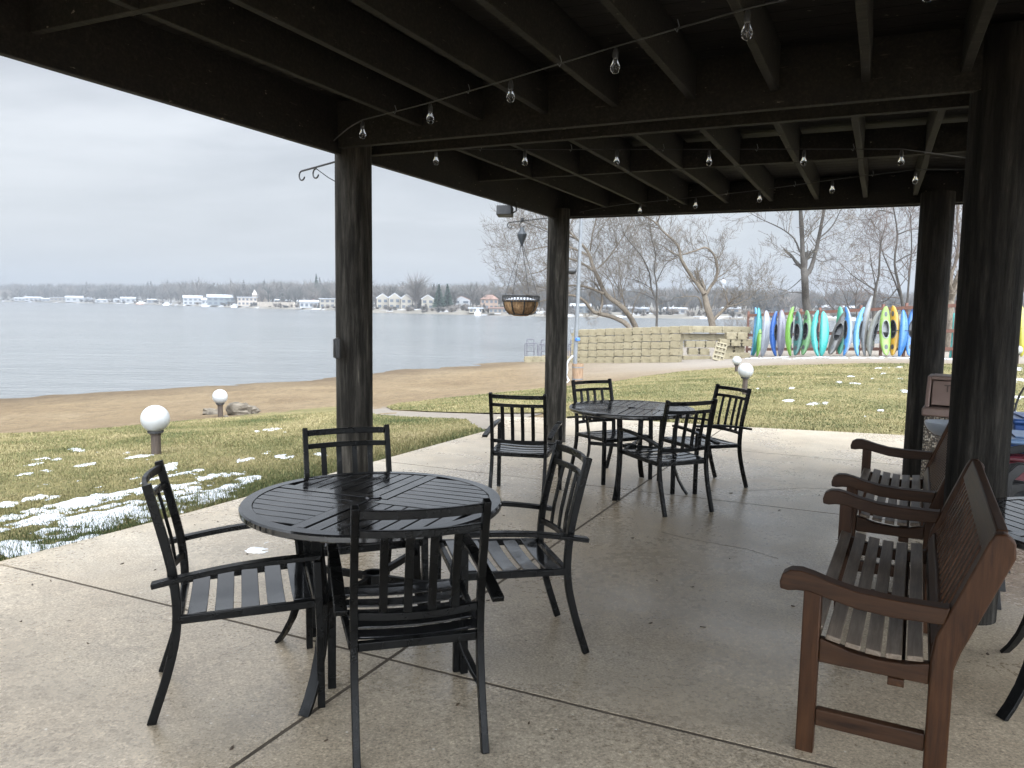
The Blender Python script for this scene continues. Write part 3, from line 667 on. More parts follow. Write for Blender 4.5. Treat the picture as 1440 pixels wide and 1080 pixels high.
# ------------------------------------------------------------------ furniture
def make_chair():
    t = thing('patio_chair', None, 'chair')
    m = M['metal']; bw = .003
    def rear(s):
        x = s*.216
        pts = [(x, -.345, 0), (x, -.325, .06), (x, -.290, .17), (x, -.262, .28), (x, -.250, .37), (x, -.250, .46), (x, -.264, .58), (x, -.297, .73), (x, -.335, .882)]
        P = []                                                  # smooth the polyline
        for i in range(len(pts)-1):
            for k in range(3):
                tt = k/3; a = [np.array(pts[max(0, min(len(pts)-1, j))]) for j in (i-1, i, i+1, i+2)]
                P.append(.5*((2*a[1])+(-a[0]+a[2])*tt+(2*a[0]-5*a[1]+4*a[2]-a[3])*tt**2+(-a[0]+3*a[1]-3*a[2]+a[3])*tt**3))
        P.append(np.array(pts[-1]))
        return MB().path(P, .0255, .031, up=(0, 1, 0))
    for s in (-1, 1):
        rear(s).build('rear_leg', m, t, 40, bw)
        MB().path([(s*.268, .250, 0), (s*.266, .248, .30), (s*.264, .238, .568)], .032, .027, up=(0, 1, 0)).build('front_leg', m, t, 40, bw)
        arm = []
        for k in range(13):
            u = k/12; arm.append((s*(.262-.012*math.sin(PI*u)*0), -.325+u*.578, .532+.052*u+.016*math.sin(PI*u)))
        MB().path(arm, .042, .019).build('arm', m, t, 40, bw)
    def yb(z): return np.interp(z, [.37, .46, .58, .73, .882], [-.25, -.25, -.264, -.297, -.335])
    def bow(u): return -.034*(1-u*u)
    def rail(z, h, d=.016):
        P = [(u*.203, yb(z)+bow(u), z) for u in np.linspace(-1, 1, 13)]; return MB().path(P, d, h)
    rail(.855, .031).build('top_rail', m, t, 40, bw); rail(.787, .026).build('back_rail', m, t, 40, bw); rail(.490, .028).build('back_rail', m, t, 40, bw)
    for u in (-.6, -.2, .2, .6):
        P = [(u*.203, yb(z)+bow(u), z) for z in np.linspace(.503, .775, 7)]
        MB().path(P, .028, .010, up=(0, 1, 0)).build('back_slat', m, t, 40, .002)
    fr = MB()
    for s in (-1, 1): fr.path([(s*.222, -.236, .383), (s*.243, .236, .398)], .022, .030)
    fr.path([(-.203, -.243, .380), (.203, -.243, .380)], .026, .030); fr.path([(-.25, .244, .392), (.25, .244, .392)], .024, .032)
    fr.build('seat_frame', m, t, 40, bw)
    sl = MB()
    for k in range(5):
        y = -.182+k*.0925; z = .398+.015*(y+.236)/.472-.010*math.sin(PI*(y+.236)/.472)
        sl.path([(-.222, y, z+.001), (-.11, y, z-.007), (0, y, z-.010), (.11, y, z-.007), (.222, y, z+.001)], .066, .010)
    sl.build('seat', M['tabletop'], t, 40, .002)
    return t
chair0 = make_chair()
CH = [('black slatted metal armchair at left of the near table, facing right', (-1.03, 2.99), (.945, .33)),
      ('black slatted metal armchair with its back to the viewer, closest to the camera', (-.375, 2.80), (-.27, .963)),
      ('black slatted metal armchair behind the near table, in front of the log pillar', (-.75, 3.79), (.38, -.92)),
      ('black slatted metal armchair at right of the near table, facing left', (-.04, 3.46), (-.97, -.24)),
      ('black slatted metal armchair left of the far table, pale seat seen through its back', (.11, 6.36), (.2, .98)),
      ('black slatted metal armchair behind the far table, next to the slim log pillar', (.93, 7.15), (.5, -.86)),
      ('black slatted metal armchair with its back to the viewer at the far table', (1.225, 6.13), (-.4, .917)),
      ('black slatted metal armchair right of the far table, before the white globe lamp', (1.69, 6.85), (-.91, -.4))]
for i, (lab, (x, y), (fx, fy)) in enumerate(CH):
    c = chair0 if i == 0 else copy_tree(chair0)
    c.location = (x, y, patio_z(x, y)+.001); c.rotation_euler = (0, 0, math.atan2(-fx, fy)); tag(c, lab, 'chair', 'black metal chairs around the round tables')

def make_table():
    t = thing('round_table', None, 'table'); m = M['metal']; zt = .712; Rr = .535
    n = 96
    prof = [(Rr-.048, zt-.030), (Rr-.002, zt-.030), (Rr+.004, zt-.024), (Rr+.004, zt-.006), (Rr-.002, zt+.001), (Rr-.046, zt+.002), (Rr-.048, zt), (Rr-.048, zt-.030)]
    MB().lathe(prof, n).build('rim', M['tabletop'], t, 40)
    Ri = Rr-.049
    def strip_in(mb, c, half, axis, lo, z0, z1):
        """slat centred at c across, clipped to the circle"""
        for sgn in (1,):
            o0, o1 = c-half, c+half
            e0 = math.sqrt(max(0, Ri**2-o0**2)); e1 = math.sqrt(max(0, Ri**2-o1**2)); em = math.sqrt(max(0, Ri**2-c**2))
            if min(e0, e1) < lo+.03: return
            q = [(lo, o0), (e0, o0), (em, c), (e1, o1), (lo, o1)]
            return q
    sl = MB()
    def addq(q, rot, z0, z1):
        c, s = math.cos(rot), math.sin(rot); sl.prism(q, lambda u, v, tt: (u*c-v*s, u*s+v*c, tt), z0, z1)
    def quad(rot):
        w_ = .0565; g = .008; k = 0; c = .006+w_/2
        while c+w_/2 < Ri-.02:
            q = strip_in(None, c, w_/2, 0, .062, 0, 0)
            if q: addq(q, rot, zt-.014, zt-.0005)
            c += w_+g
    # four quadrants, slats of neighbouring quadrants at right angles; flat dividers between
    for k in range(4): quad(k*PI/2)
    sl.build('slat_top', M['tabletop'], t, 30, .0015)
    dv = MB()
    for k in range(4):
        a = k*PI/2; dv.path([(.03*math.cos(a)-.028*math.sin(a)*0, .03*math.sin(a), zt-.022), (Ri*math.cos(a), Ri*math.sin(a), zt-.022)], .05, .012)
        c, s = math.cos(a), math.sin(a); dv.prism([(.062-.058, .006), (.058, .006), (.058, Ri*.994), (.004, Ri*.994)], lambda u, v, tt, c=c, s=s: (u*c-v*s, u*s+v*c, tt), zt-.012, zt+.0015)
    dv.build('divider', M['tabletop'], t, 30, .0012)
    MB().lathe([(.034, zt-.01), (.034, zt+.004), (.028, zt+.009), (.0, zt+.010)], 24).build('umbrella_plug', M['tabletop'], t)
    for k in range(4):
        a = k*PI/2; P = []
        for z, r in ((0, .500), (.05, .462), (.12, .422), (.2, .392), (.29, .373), (.38, .368), (.47, .378), (.56, .392), (.685, .412)):
            P.append((r*math.cos(a), r*math.sin(a), z))
        MB().path(P, .045, .016, up=(math.cos(a), math.sin(a), 0)).build('leg', m, t, 40, .002)
        MB().path([(.045*math.cos(a), .045*math.sin(a), .372), (.36*math.cos(a), .36*math.sin(a), .372)], .022, .03).build('stretcher', m, t, 40, .002)
    MB().lathe([(.036, .352), (.05, .352), (.05, .392), (.036, .392), (.036, .352)], 24).build('stretcher_ring', m, t, 40)
    ap = MB().lathe([(.40, zt-.052), (.425, zt-.052), (.425, zt-.028), (.40, zt-.028), (.40, zt-.052)], 48).build('apron', m, t, 40)
    return t
tb = make_table()
for i, (lab, (x, y), rz) in enumerate([('round black slatted table with a wet top and four chairs, nearest the viewer', (-.575, 3.215), -21), ('round black slatted table in the middle of the patio beyond the near set', (1.035, 6.67), -22), ('round black slatted table cut by the right edge, behind the brown bench', (2.37, 2.93), 12)]):
    c = tb if i == 0 else copy_tree(tb)
    c.location = (x, y, patio_z(x, y)+.001); c.rotation_euler = (0, 0, math.radians(rz)); tag(c, lab, 'table', 'round black slatted tables')

def make_bench(L=1.42):
    t = thing('garden_bench', None, 'bench'); h = L/2; D = .045
    # local x along the length, y towards the back
    def end(s):
        x0, x1 = (h-.062, h-.004); 
        if s < 0: x0, x1 = -x1, -x0
        fn = lambda y, z, x: (x, y, z)
        MB().prism([(.0, 0), (.058, 0), (.060, .585), (.002, .585)], fn, x0+.003, x1-.003).build('front_leg', M['teak'], t, 30, .005)
        MB().prism([(.395, 0), (.462, 0), (.462, .40), (.478, .46), (.605, .79), (.602, .838), (.575, .862), (.545, .858), (.53, .83), (.405, .50), (.395, .42)], fn, x0+.003, x1-.003).build('back_post', M['teak'], t, 30, .006)
        arm = [(-.075, .575), (-.078, .60), (-.070, .628), (-.045, .645), (-.01, .648), (.03, .640), (.09, .622), (.17, .606), (.28, .599), (.43, .600), (.44, .605), (.425, .545), (.28, .540), (.17, .547), (.08, .566), (.02, .580), (-.02, .578), (-.05, .572)]
        MB().prism(arm, fn, x0-.002, x1+.002).build('arm', M['teaky'], t, 40, .006)
        MB().prism([(.060, .105), (.394, .105), (.394, .165), (.060, .165)], fn, x0+.012, x1-.012).build('side_stretcher', M['teaky'], t, 30, .004)
        MB().prism([(.061, .335), (.394, .335), (.394, .405), (.32, .388), (.24, .384), (.16, .392), (.061, .420)], fn, x0+.010, x1-.010).build('seat_rail', M['teaky'], t, 30, .004)
    end(1); end(-1)
    ys = [.035, .098, .160, .222, .284, .346]; zs = [.428, .415, .403, .396, .396, .403]; rt = [-.20, -.19, -.13, -.05, .05, .12]
    for i, (y, z, a) in enumerate(zip(ys, zs, rt)):
        e = .062 if i == 0 else .004
        o = MB().box((0, 0, 0), (L-2*e-.01, .048, .018)).build('seat_slat', M['teakgrey'], t, 30, .003)
        o.location = (0, y+.005, z+.012); o.rotation_euler = (a, 0, 0)
    m = M['teakx']
    MB().box((0, .03, .365), (L-.126, .026, .075)).build('front_rail', m, t, 30, .004)
    MB().box((0, .30, .322), (L-.016, .05, .026)).build('under_rail', m, t, 30, .003)
    def yb(z): return .405+(z-.50)*.125/.33
    def lying(z0, z1, th, name, mm):
        p = [(yb(z0)+.010, z0), (yb(z0)+.010+th, z0), (yb(z1)+.010+th, z1), (yb(z1)+.010, z1)]
        MB().prism(p, lambda y, z, x: (x, y, z), -h+.064, h-.064).build(name, mm, t, 30, .005)
    lying(.775, .862, .034, 'top_rail', m); lying(.445, .50, .034, 'lower_back_rail', m)
    n = 17
    for k in range(n):
        x = -h+.062+(L-.124)*(k+.5)/n
        p = [(yb(.502)+.02, .502), (yb(.502)+.034, .502), (yb(.773)+.034, .773), (yb(.773)+.02, .773)]
        MB().prism(p, lambda y, z, xx: (xx, y, z), x-.0165, x+.0165).build('back_slat', M['teak'], t, 30, .002)
    MB().box((0, .41, .37), (L-.12, .03, .07)).build('back_seat_rail', m, t, 30, .004)
    return t
bench = make_bench()
bz = math.atan2(-AX[1]-.042*BX[1], -AX[0]-.042*BX[0])
for i, (a, r, lab) in enumerate([(3.475, -.155, 'reddish brown wooden bench in the right foreground, its near arm fully visible'), (5.36, -.085, 'reddish brown wooden bench standing end to end beyond the foreground bench')]):
    c = bench if i == 0 else copy_tree(bench)
    p = W(a, r); c.location = (p[0], p[1], TILT*a+.001); c.rotation_euler = (0, 0, bz); tag(c, lab, 'bench', 'wooden garden benches')
# ------------------------------------------------------------------ litter bin, urn and the things stacked by the right pillar
BR = math.atan2(-AX[0], AX[1])                                   # rotation that lines local y up with the patio axis
def on_patio(a, r): p = W(a, r); return (p[0], p[1], TILT*a)
bn = thing('litter_bin', 'square aggregate litter bin with a brown push-flap lid', 'litter bin', on_patio(6.78, .62), BR-.12)
w2 = .245
MB().prism([(-w2, -w2), (w2, -w2), (w2, w2), (-w2, w2)], lambda x, y, z: (x, y, z), .02, .80).build('body', M['aggregate'], bn, 30, .012)
MB().box((0, 0, .012), (.42, .42, .024)).build('plinth', M['blackmetal'], bn, 30, .004)
MB().prism([(-.265, -.265), (.265, -.265), (.265, .265), (-.265, .265)], lambda x, y, z: (x, y, z), .798, .862).build('lid_skirt', M['binlid'], bn, 30, .012)
hd = MB()
fnx = lambda y, z, x: (x, y, z)
side = [(-.235, .668), (.235, .668), (.15, 1.045), (-.10, 1.045), (-.12, 1.03)]
for s in (-1, 1): hd.prism([(-.235, .863), (.235, .863), (.14, 1.09), (-.13, 1.09)], fnx, s*.235-.014, s*.235+.014)
hd.prism([(-.14, 1.064), (.152, 1.064), (.145, 1.093), (-.13, 1.093)], fnx, -.221, .221)
hd.prism([(.215, .864), (.238, .864), (.158, 1.063), (.140, 1.063)], fnx, -.221, .221)
hd.build('hood', M['binlid'], bn, 30, .006)
fl = MB().prism([(-.18, .878), (-.163, .878), (-.098, 1.056), (-.115, 1.056)], fnx, -.212, .212).build('flap', M['binlid'], bn, 30, .004)
tilt_ang = math.atan2(.065, .178)
for j, (txt, zt_) in enumerate((('THANK', .978), ('YOU', .90))):
    cu = bpy.data.curves.new('lettering', 'FONT'); cu.body = txt; cu.size = .078; cu.extrude = .003; cu.align_x = 'CENTER'
    to = bpy.data.objects.new('lettering_tmp', cu); COL.objects.link(to); bpy.context.view_layer.update()
    me = bpy.data.meshes.new_from_object(to); bpy.data.objects.remove(to); me.materials.clear(); me.materials.append(nmat('worn_lettering', (.045, .028, .022), (.06, .04, .03), 9))
    o = bpy.data.objects.new('lettering', me); COL.objects.link(o); o.parent = fl
    yy = -.182+(zt_-.878)*.065/.178
    o.location = (0, yy, zt_); o.rotation_euler = (PI/2-tilt_ang, 0, 0)
ur = thing('ash_urn', 'pale grey round bowl on a post, seen between the far bench and the thick pillar', 'ash urn', on_patio(6.20, .472))
MB().lathe([(.0, .70), (.04, .702), (.08, .712), (.12, .745), (.138, .775), (.143, .792), (.141, .80), (.132, .799), (.10, .78), (.0, .772)], 32).build('bowl', plastic((.33, .36, .40), 'grey_enamel'), ur)
MB().lathe([(.12, 0), (.12, .02), (.04, .05), (.035, .70)], 24).build('post', M['blackmetal'], ur)

def make_stack_chair():
    t = thing('stacking_chair', None, 'chair'); m = M['blackmetal']
    for s in (-1, 1):
        x = s*.27
        P = [(x, .22, 0), (x, .245, .22), (x, .255, .42), (x, .24, .56), (x, .19, .63), (x, .10, .655), (x, -.05, .64), (x, -.20, .60), (x, -.27, .56)]
        MB().path(P, .05, .022, up=(0, 0, 1) if 0 else (s, 0, 0)).build('arm', m, t, 45, .003)
        P = [(x*.93, -.30, 0), (x*.93, -.25, .30), (x*.93, -.26, .50), (x*.93, -.33, .90)]
        MB().tube(P, .014, 8).build('back_leg', m, t)
    MB().path([(0, .24, .40), (0, .0, .375), (0, -.24, .36)], .48, .012).build('seat', nmat('dark_sling', (.018, .018, .02), (.03, .03, .032), 30), t, 40)
    MB().path([(0, -.25, .42), (0, -.28, .65), (0, -.335, .90)], .47, .012, up=(0, 1, 0)).build('backrest', nmat('dark_sling', (.018, .018, .02), (.03, .03, .032), 30), t, 40)
    return t
sc0 = make_stack_chair(); sp = W(4.95, .86)
for i, lab in enumerate(['lowest black stacking chair behind the thick pillar', 'second black stacking chair up in the pile behind the thick pillar', 'topmost black stacking chair in the pile behind the thick pillar']):
    c = sc0 if i == 0 else copy_tree(sc0)
    c.location = (sp[0]+.004*i, sp[1]-.018*i, TILT*4.9+.001+.105*i); c.scale = (1, 1, .88); c.rotation_euler = (0, 0, math.radians(65)); tag(c, lab, 'chair', 'pile of black stacking chairs')
def tote(label, loc, rz, size, col, lidcol):
    t = thing('storage_tote', label, 'storage tote', loc, rz, 'plastic totes by the stacked chairs'); L, D, Hh = size
    MB().prism([(-L*.46, -D*.44), (L*.46, -D*.44), (L*.46, D*.44), (-L*.46, D*.44)], lambda x, y, z: (x*(1+.06*z/Hh), y*(1+.06*z/Hh), z), 0, Hh-.04).build('body', plastic(col, 'tote_plastic'), t, 30, .015)
    lid = MB().prism([(-L/2, -D/2), (L/2, -D/2), (L/2, D/2), (-L/2, D/2)], lambda x, y, z: (x, y, z), Hh-.039, Hh)
    lid.build('lid', plastic(lidcol, 'tote_lid'), t, 30, .014)
    MB().prism([(-L*.40, -D*.36), (L*.40, -D*.36), (L*.40, D*.36), (-L*.40, D*.36)], lambda x, y, z: (x, y, z), Hh+.001, Hh+.012).build('lid_panel', plastic(lidcol, 'tote_lid'), t, 30, .005)
tx = on_patio(6.6, 1.25)
tote('maroon plastic tote, lowest in the pile of totes beyond the stacked chairs', (tx[0], tx[1], tx[2]), BR+.05, (.9, .5, .58), (.10, .018, .025), (.11, .02, .03))
tote('blue plastic tote with a pale blue lid, on the maroon tote', (tx[0]+.01, tx[1], tx[2]+.593), BR+.03, (.88, .5, .105), (.035, .075, .20), (.15, .24, .40))
tx2 = on_patio(7.3, 1.35)
tote('tall dark blue plastic tote standing farthest back by the lawn', tx2, BR+.1, (.8, .5, .77), (.028, .07, .22), (.03, .085, .26))
# wire garden chair
wc = thing('wire_chair', 'black wrought iron garden chair with looped back at the right edge by the lawn', 'chair', on_patio(9.0, 1.38), 2.2)
def loop(pts, r=.009): return MB().tube(pts, r, 6)
bk = [(-.22, -.20, .45)]+[(-.22*math.cos(PI*k/14), -.24-.06*math.sin(PI*k/14), .60+.38*math.sin(PI*k/14)) for k in range(15)]+[(.22, -.20, .45)]
loop(bk, .011).build('back_hoop', M['blackmetal'], wc)
mb = MB()
for s in (-1, 1): mb.tube([(s*.06+s*.05*math.sin(PI*k/10), -.235-.03*k/10, .46+.48*k/10) for k in range(11)], .007, 6)
mb.tube([(.09*math.cos(2*PI*k/18), -.275, .74+.13*math.sin(2*PI*k/18)) for k in range(19)], .007, 6); mb.build('back_scroll', M['blackmetal'], wc)
MB().lathe([(.0, .452), (.21, .452), (.225, .445), (.225, .435), (.0, .438)], 28).build('seat', M['blackmetal'], wc)
for s in (-1, 1):
    loop([(s*.20, .16, .44), (s*.215, .20, .25), (s*.25, .24, 0)]).build('leg', M['blackmetal'], wc); loop([(s*.19, -.18, .44), (s*.21, -.24, .25), (s*.24, -.30, 0)]).build('leg', M['blackmetal'], wc)
    loop([(s*.225, -.25, .68), (s*.27, -.05, .67), (s*.27, .10, .66), (s*.25, .17, .60), (s*.21, .17, .45)]).build('arm', M['blackmetal'], wc)

# ------------------------------------------------------------------ globe lamps, rocks
def lamp(uv, dia, hp, label, z=None):
    p = T(*uv); t = thing('globe_lamp', label, 'lamp', tuple(p+np.array([0, 0, .02])), group='white globe lamps on short posts')
    MB().lathe([(.052, -.08), (.052, hp-.02), (.058, hp-.015), (.058, hp+.012), (0, hp+.012)], 20).build('post', M['lamppost'], t)
    MB().lathe([(.075, hp+.006), (.085, hp+.012), (.085, hp+.034), (.06, hp+.036)], 24).build('collar', M['blackmetal'], t)
    r = dia/2; pr = [(r*math.sin(PI*k/22), hp+.022+r*.95-r*math.cos(PI*k/22)) for k in range(2, 23)]
    MB().lathe([(.0, pr[0][1])]+pr, 40).build('globe', M['globe'], t, 80)
lamp((220, 643), .305, .25, 'large white globe lamp on a brown post beside a snow patch, nearest the left edge')
lamp((310, 586), .31, .235, 'white globe lamp on a brown post standing among rocks at the sand edge')
lamp((1047, 556), .31, .32, 'white globe lamp right behind the right-hand chair of the far table')
lamp((1035.5, 524), .30, .22, 'smaller white globe lamp by the dirt lane, just left of a nearer globe')
lamp((1430, 513.5), .30, .36, 'white globe lamp at the right edge in front of leaning kayaks')
def rock(uv, s, label, seed, dy=0.):
    p = T(*uv); mb = MB(); nu, nv = 22, 12; vs = []; fs = []
    for j in range(nv+1):
        for i in range(nu):
            a, b = 2*PI*i/nu, -PI/2+PI*j/nv; d = np.array([math.cos(a)*math.cos(b), math.sin(a)*math.cos(b), math.sin(b)])
            k = 1+.9*(fbm(np.array(d[0]*1.6+seed), np.array(d[1]*1.6+d[2]*2.1+seed), seed)-.5)+.3*(fbm(np.array(d[0]*5+seed), np.array(d[1]*5+d[2]*5), seed+2)-.5)
            k = k*(.8+.2*abs(d[0])**.5); vs.append(d*k*np.array(s))
    for j in range(nv):
        for i in range(nu): fs.append((j*nu+i, j*nu+(i+1) % nu, (j+1)*nu+(i+1) % nu, (j+1)*nu+i))
    o = mb.add(vs, fs).build('rock', M['rock'], smooth=28); o.location = (p[0], p[1]+dy, p[2]+s[2]*.35); return tag(o, label, 'rock', 'rocks at the foot of the lamp')
rock((295, 584), (.20, .16, .11), 'low flat rock left of the lamp post by the sand', 3, .1)
rock((336, 584), (.30, .22, .19), 'largest brown rock right of the lamp post by the sand', 8, .2)
rock((350, 583), (.14, .13, .09), 'small rock at the right end of the rock group', 5, .15)
rock((318, 587), (.06, .05, .04), 'fist-sized rock at the foot of the lamp post', 13)

# ------------------------------------------------------------------ brackets, hanging basket, floodlight, outlet box
LX = -BX                                                          # towards the lake
def bracket(Pc, z, length, label, ang=.0, pr_=.13):
    t = thing('plant_bracket', label, 'bracket', (Pc[0], Pc[1], z), math.atan2(LX[1], LX[0])+ang, 'scrolled iron plant brackets')
    mb = MB(); mb.tube([(pr_-.01, 0, .02), (length, 0, -.012)], .007, 6)
    def curl(x, r): return [(x+.0-r*.2, 0, -.012)]+[(x+r*math.sin(q), 0, -.012-r+r*math.cos(q)) for q in np.linspace(0, 4.4, 12)]
    mb.build('arm', M['blackmetal'], t)
    for x in (length, length-.17): MB().tube(curl(x, .034), .006, 6).build('hook', M['blackmetal'], t)
    MB().tube([(pr_-.01, 0, -.16), (pr_+.15, 0, -.09), (length*.72, 0, -.008)], .004, 5).build('brace', M['blackmetal'], t)
    MB().box((pr_+.0, 0, -.06), (.012, .035, .26)).build('mount_plate', M['blackmetal'], t)
    return t
bracket(P1, ZB-.06, .60, 'scrolled iron bracket without a basket on the near log pillar', -.25)
bracket(P2, ZB-.05, .66, 'scrolled iron bracket holding the hanging basket on the slim pillar', -.10, .12)
ba = math.atan2(LX[1], LX[0])-.10; bp = np.array([P2[0]+.49*math.cos(ba), P2[1]+.49*math.sin(ba)])
hb = thing('hanging_basket', 'empty coir-lined hanging basket dusted with snow on a pulley by the slim pillar', 'hanging basket', (bp[0], bp[1], 1.38))
zr = .24; top = ZB-.16-1.38
MB().lathe([(0, -.005), (.08, 0), (.14, .025), (.185, .07), (.207, .13), (.212, zr-.05), (.205, zr-.05), (.195, .13), (.17, .12), (0, .12)], 36).build('coir_liner', M['coir'], hb, 60)
rb = MB()
for z, r in ((zr, .222), (zr-.065, .220), (.02, .14)): rb.tube([(r*math.cos(a), r*math.sin(a), z) for a in np.linspace(0, 2*PI, 37)], .006, 6, False)
rb.build('hoop', M['blackmetal'], hb)
rb = MB()
for k in range(36):
    a = 2*PI*k/36; b = 2*PI*(k+1.)/36
    for (p, q) in ((a, b), (b, a)): rb.tube([(.222*math.cos(p), .222*math.sin(p), zr-.065), (.223*math.cos((p+q)/2), .223*math.sin((p+q)/2), zr-.032), (.222*math.cos(q), .222*math.sin(q), zr)], .0036, 4, False)
rb.build('lattice_band', M['blackmetal'], hb)
rb = MB()
for k in range(9):
    a = 2*PI*k/9; rb.path([(r*math.cos(a), r*math.sin(a), z) for z, r in ((zr-.065, .222), (.13, .218), (.07, .196), (.02, .148))], .014, .006, up=(math.cos(a), math.sin(a), .3))
rb.build('basket_rib', M['blackmetal'], hb)
sm = MB().lathe([(0, .215), (.08, .222), (.15, .205), (.205, .185), (.2, .17), (0, .165)], 28).build('snow_cap', M['snow'], hb, 60)
hz_ = .88
for k in range(4):
    a = PI/4+k*PI/2+.3; MB().tube([(.218*math.cos(a), .218*math.sin(a), zr), (0, 0, hz_)], .0032, 5).build('chain', M['blackmetal'], hb)
MB().tube([(0, 0, hz_-.01), (.0, 0, hz_+.03), (.03, 0, hz_+.07), (.03, 0, hz_+.11), (0, 0, hz_+.135), (-.03, 0, hz_+.115)], .006, 6).build('hook', M['blackmetal'], hb)
MB().tube([(0, 0, hz_+.13), (0, 0, top-.16)], .003, 5).build('cord', M['blackmetal'], hb)
MB().lathe([(0, hz_+.235), (.022, hz_+.245), (.022, hz_+.275), (0, hz_+.285)], 12).build('cord_stop', M['blackmetal'], hb)
MB().lathe([(.008, top-.19), (.022, top-.15), (.055, top-.075), (.058, top-.045), (.03, top-.005), (.02, top+.03), (.0, top+.035)], 20).build('pulley', nmat('dark_pulley_plastic', (.02, .024, .028), (.035, .04, .045), 8), hb)
fd = thing('floodlight', 'small black floodlight clipped under the deck edge above the lake', 'floodlight', tuple(W(7.3, -3.49, ZB-.085)), BR)
MB().path([(-.02, -.06, .0), (-.05, .05, -.02)], .16, .10).build('housing', M['blackmetal'], fd, 30, .008)
MB().path([(-.055, .055, -.022), (-.058, .062, -.023)], .14, .085).build('lens', plastic((.12, .13, .14), 'lens_glass', (.08, .15)), fd, 30)
MB().tube([(.09, 0, .08), (.09, .0, -.01), (.05, 0, -.03)], .008, 6).build('mount', M['blackmetal'], fd)
ob_ = dp(473.5, 490, 5.40)
oo = thing('outlet_box', 'small dark weatherproof box on the lake side of the near log pillar', 'outlet box', (ob_[0]-.012, ob_[1]+.02, ob_[2]), .3)
MB().box((.012, 0, 0), (.035, .06, .145)).build('box', M['blackmetal'], oo, 30, .008); MB().box((-.012, 0, 0), (.010, .05, .13)).build('cover', plastic((.03, .03, .03), 'dark_cover'), oo, 30, .004)

# ------------------------------------------------------------------ light pole in its tub
pb = T(812, 538); D = pb[1]
pt = thing('flagpole', 'slim galvanised pole leaning slightly, set in a wooden tub on the sand', 'pole', tuple(pb))
e0 = dp(808.5, 512, D)-pb; e1 = dp(818.5, 285, D)-pb; e1 = e0+(e1-e0)*1.35
MB().tube([e0+(e1-e0)*t_ for t_ in np.linspace(-.12, 1, 12)], [.075-.03*t_ for t_ in np.linspace(0, 1, 12)], 16).build('shaft', M['galv'], pt)
bx_ = dp(804.5, 465, D)-pb; MB().box(bx_, (.10, .10, .16)).build('junction_box', M['galv'], pt, 30, .01)
bx_ = dp(812, 477, D)-pb+np.array([0, -.08, 0]); MB().lathe([(0, -.06), (.07, -.05), (.08, 0), (.07, .05), (0, .06)], 14, bx_).build('socket', plastic((.05, .14, .42), 'blue_plastic'), pt)
bx_ = dp(803.5, 381, D)-pb; sp_ = MB().lathe([(.0, -.13), (.09, -.12), (.12, 0), (.11, .10), (.05, .16), (0, .16)], 20).build('loudspeaker', M['blackmetal'], pt); sp_.location = bx_; sp_.rotation_euler = (0, PI/2, .3)
ht = (538-511)*D/f
tbm = thing('wooden_tub', 'weathered wooden tub of sand holding the galvanised pole', 'tub', tuple(pb))
MB().lathe([(.17, 0), (.172, .05), (.195, ht), (.175, ht), (.17, ht-.06), (0, ht-.06)], 22).build('staves', M['tub'], tbm, 30)
for z in (.12, ht-.12):
    rr = .17+.025*z/ht+.006; MB().lathe([(rr, z-.022), (rr, z+.022), (rr-.004, z+.022), (rr-.004, z-.022), (rr, z-.022)], 22).build('hoop', M['galv'], tbm)
ho = thing('hose', 'white hose hanging beside the tub at the foot of the pole', 'hose', tuple(pb))
MB().tube([dp(u, v, D-.22)-pb for u, v in ((806, 500), (800, 506), (797, 512), (798, 520), (796, 528), (800, 535), (797, 538))], .03, 8).build('line', plastic((.38, .39, .40), 'white_hose'), ho)

# ------------------------------------------------------------------ stacked dock float cubes
def make_float():
    s = .489; hh = .372; mb = MB()
    mb.prism([(-s/2, -s/2), (s/2, -s/2), (s/2, s/2), (-s/2, s/2)], lambda x, y, z: (x, y, z), .015, hh)
    for sx_ in (-1, 1):
        mb.box((sx_*.12, -s/2-.002, .20), (.035, .018, .30)); mb.box((sx_*.12, s/2+.002, .20), (.035, .018, .30))
        for sy in (-1, 1): mb.lathe([(.0, .17), (.055, .17), (.055, .21), (0, .21)], 10, (sx_*s/2*.985, sy*s/2*.985, 0))
    o = mb.build('dock_float', M['float'], smooth=30, bevel=.02)
    MB().lathe([(0, -.004), (.045, -.004), (.045, .022), (0, .022)], 8, (s/2*.96, -s/2*.98, 0)).build('pin', nmat('dark_pin', (.04, .035, .025), (.07, .06, .045), 9), o)
    return o
fc = make_float(); fcn = [0]
def put_float(p, rz, label, rot=None):
    c = fc if fcn[0] == 0 else copy_tree(fc); fcn[0] += 1
    c.location = p; c.rotation_euler = rot or (0, 0, rz); tag(c, label, 'dock float', 'stacked dock float cubes'); return c
wl = T(808, 511); wr = T(961, 509.5)
dirw = (wr-wl)[:2]; Lw = np.hypot(*dirw); dirw = dirw/Lw; rzw = math.atan2(dirw[1], dirw[0])
pxm = f/((wl[1]+wr[1])/2)
Hc = (511-462.5)*wl[1]/f/5.05; pitch_c = Lw/12.0
kk = pitch_c/.5; fc.scale = (kk, kk, Hc/.385)
names = ['bottom', 'second', 'middle', 'fourth', 'top']
for L_ in range(5):
    off = [.0, .08, .03, .12, 0.][L_]*pitch_c
    for i in range(13 if L_ in (4,) else 12):
        q = wl[:2]+dirw*(pitch_c*(i+.3)+off+(RNG.uniform(-.015, .015))); g = float(terrain(*wl[:2]))
        gz = wl[2]+(wr[2]-wl[2])*(i/12)
        put_float((q[0], q[1]+pitch_c*.5, gz+L_*Hc-.03+RNG.uniform(-.01, .01)), rzw+RNG.uniform(-.02, .02), 'pale yellow plastic float cube in the %s layer of the long stacked wall' % names[L_])
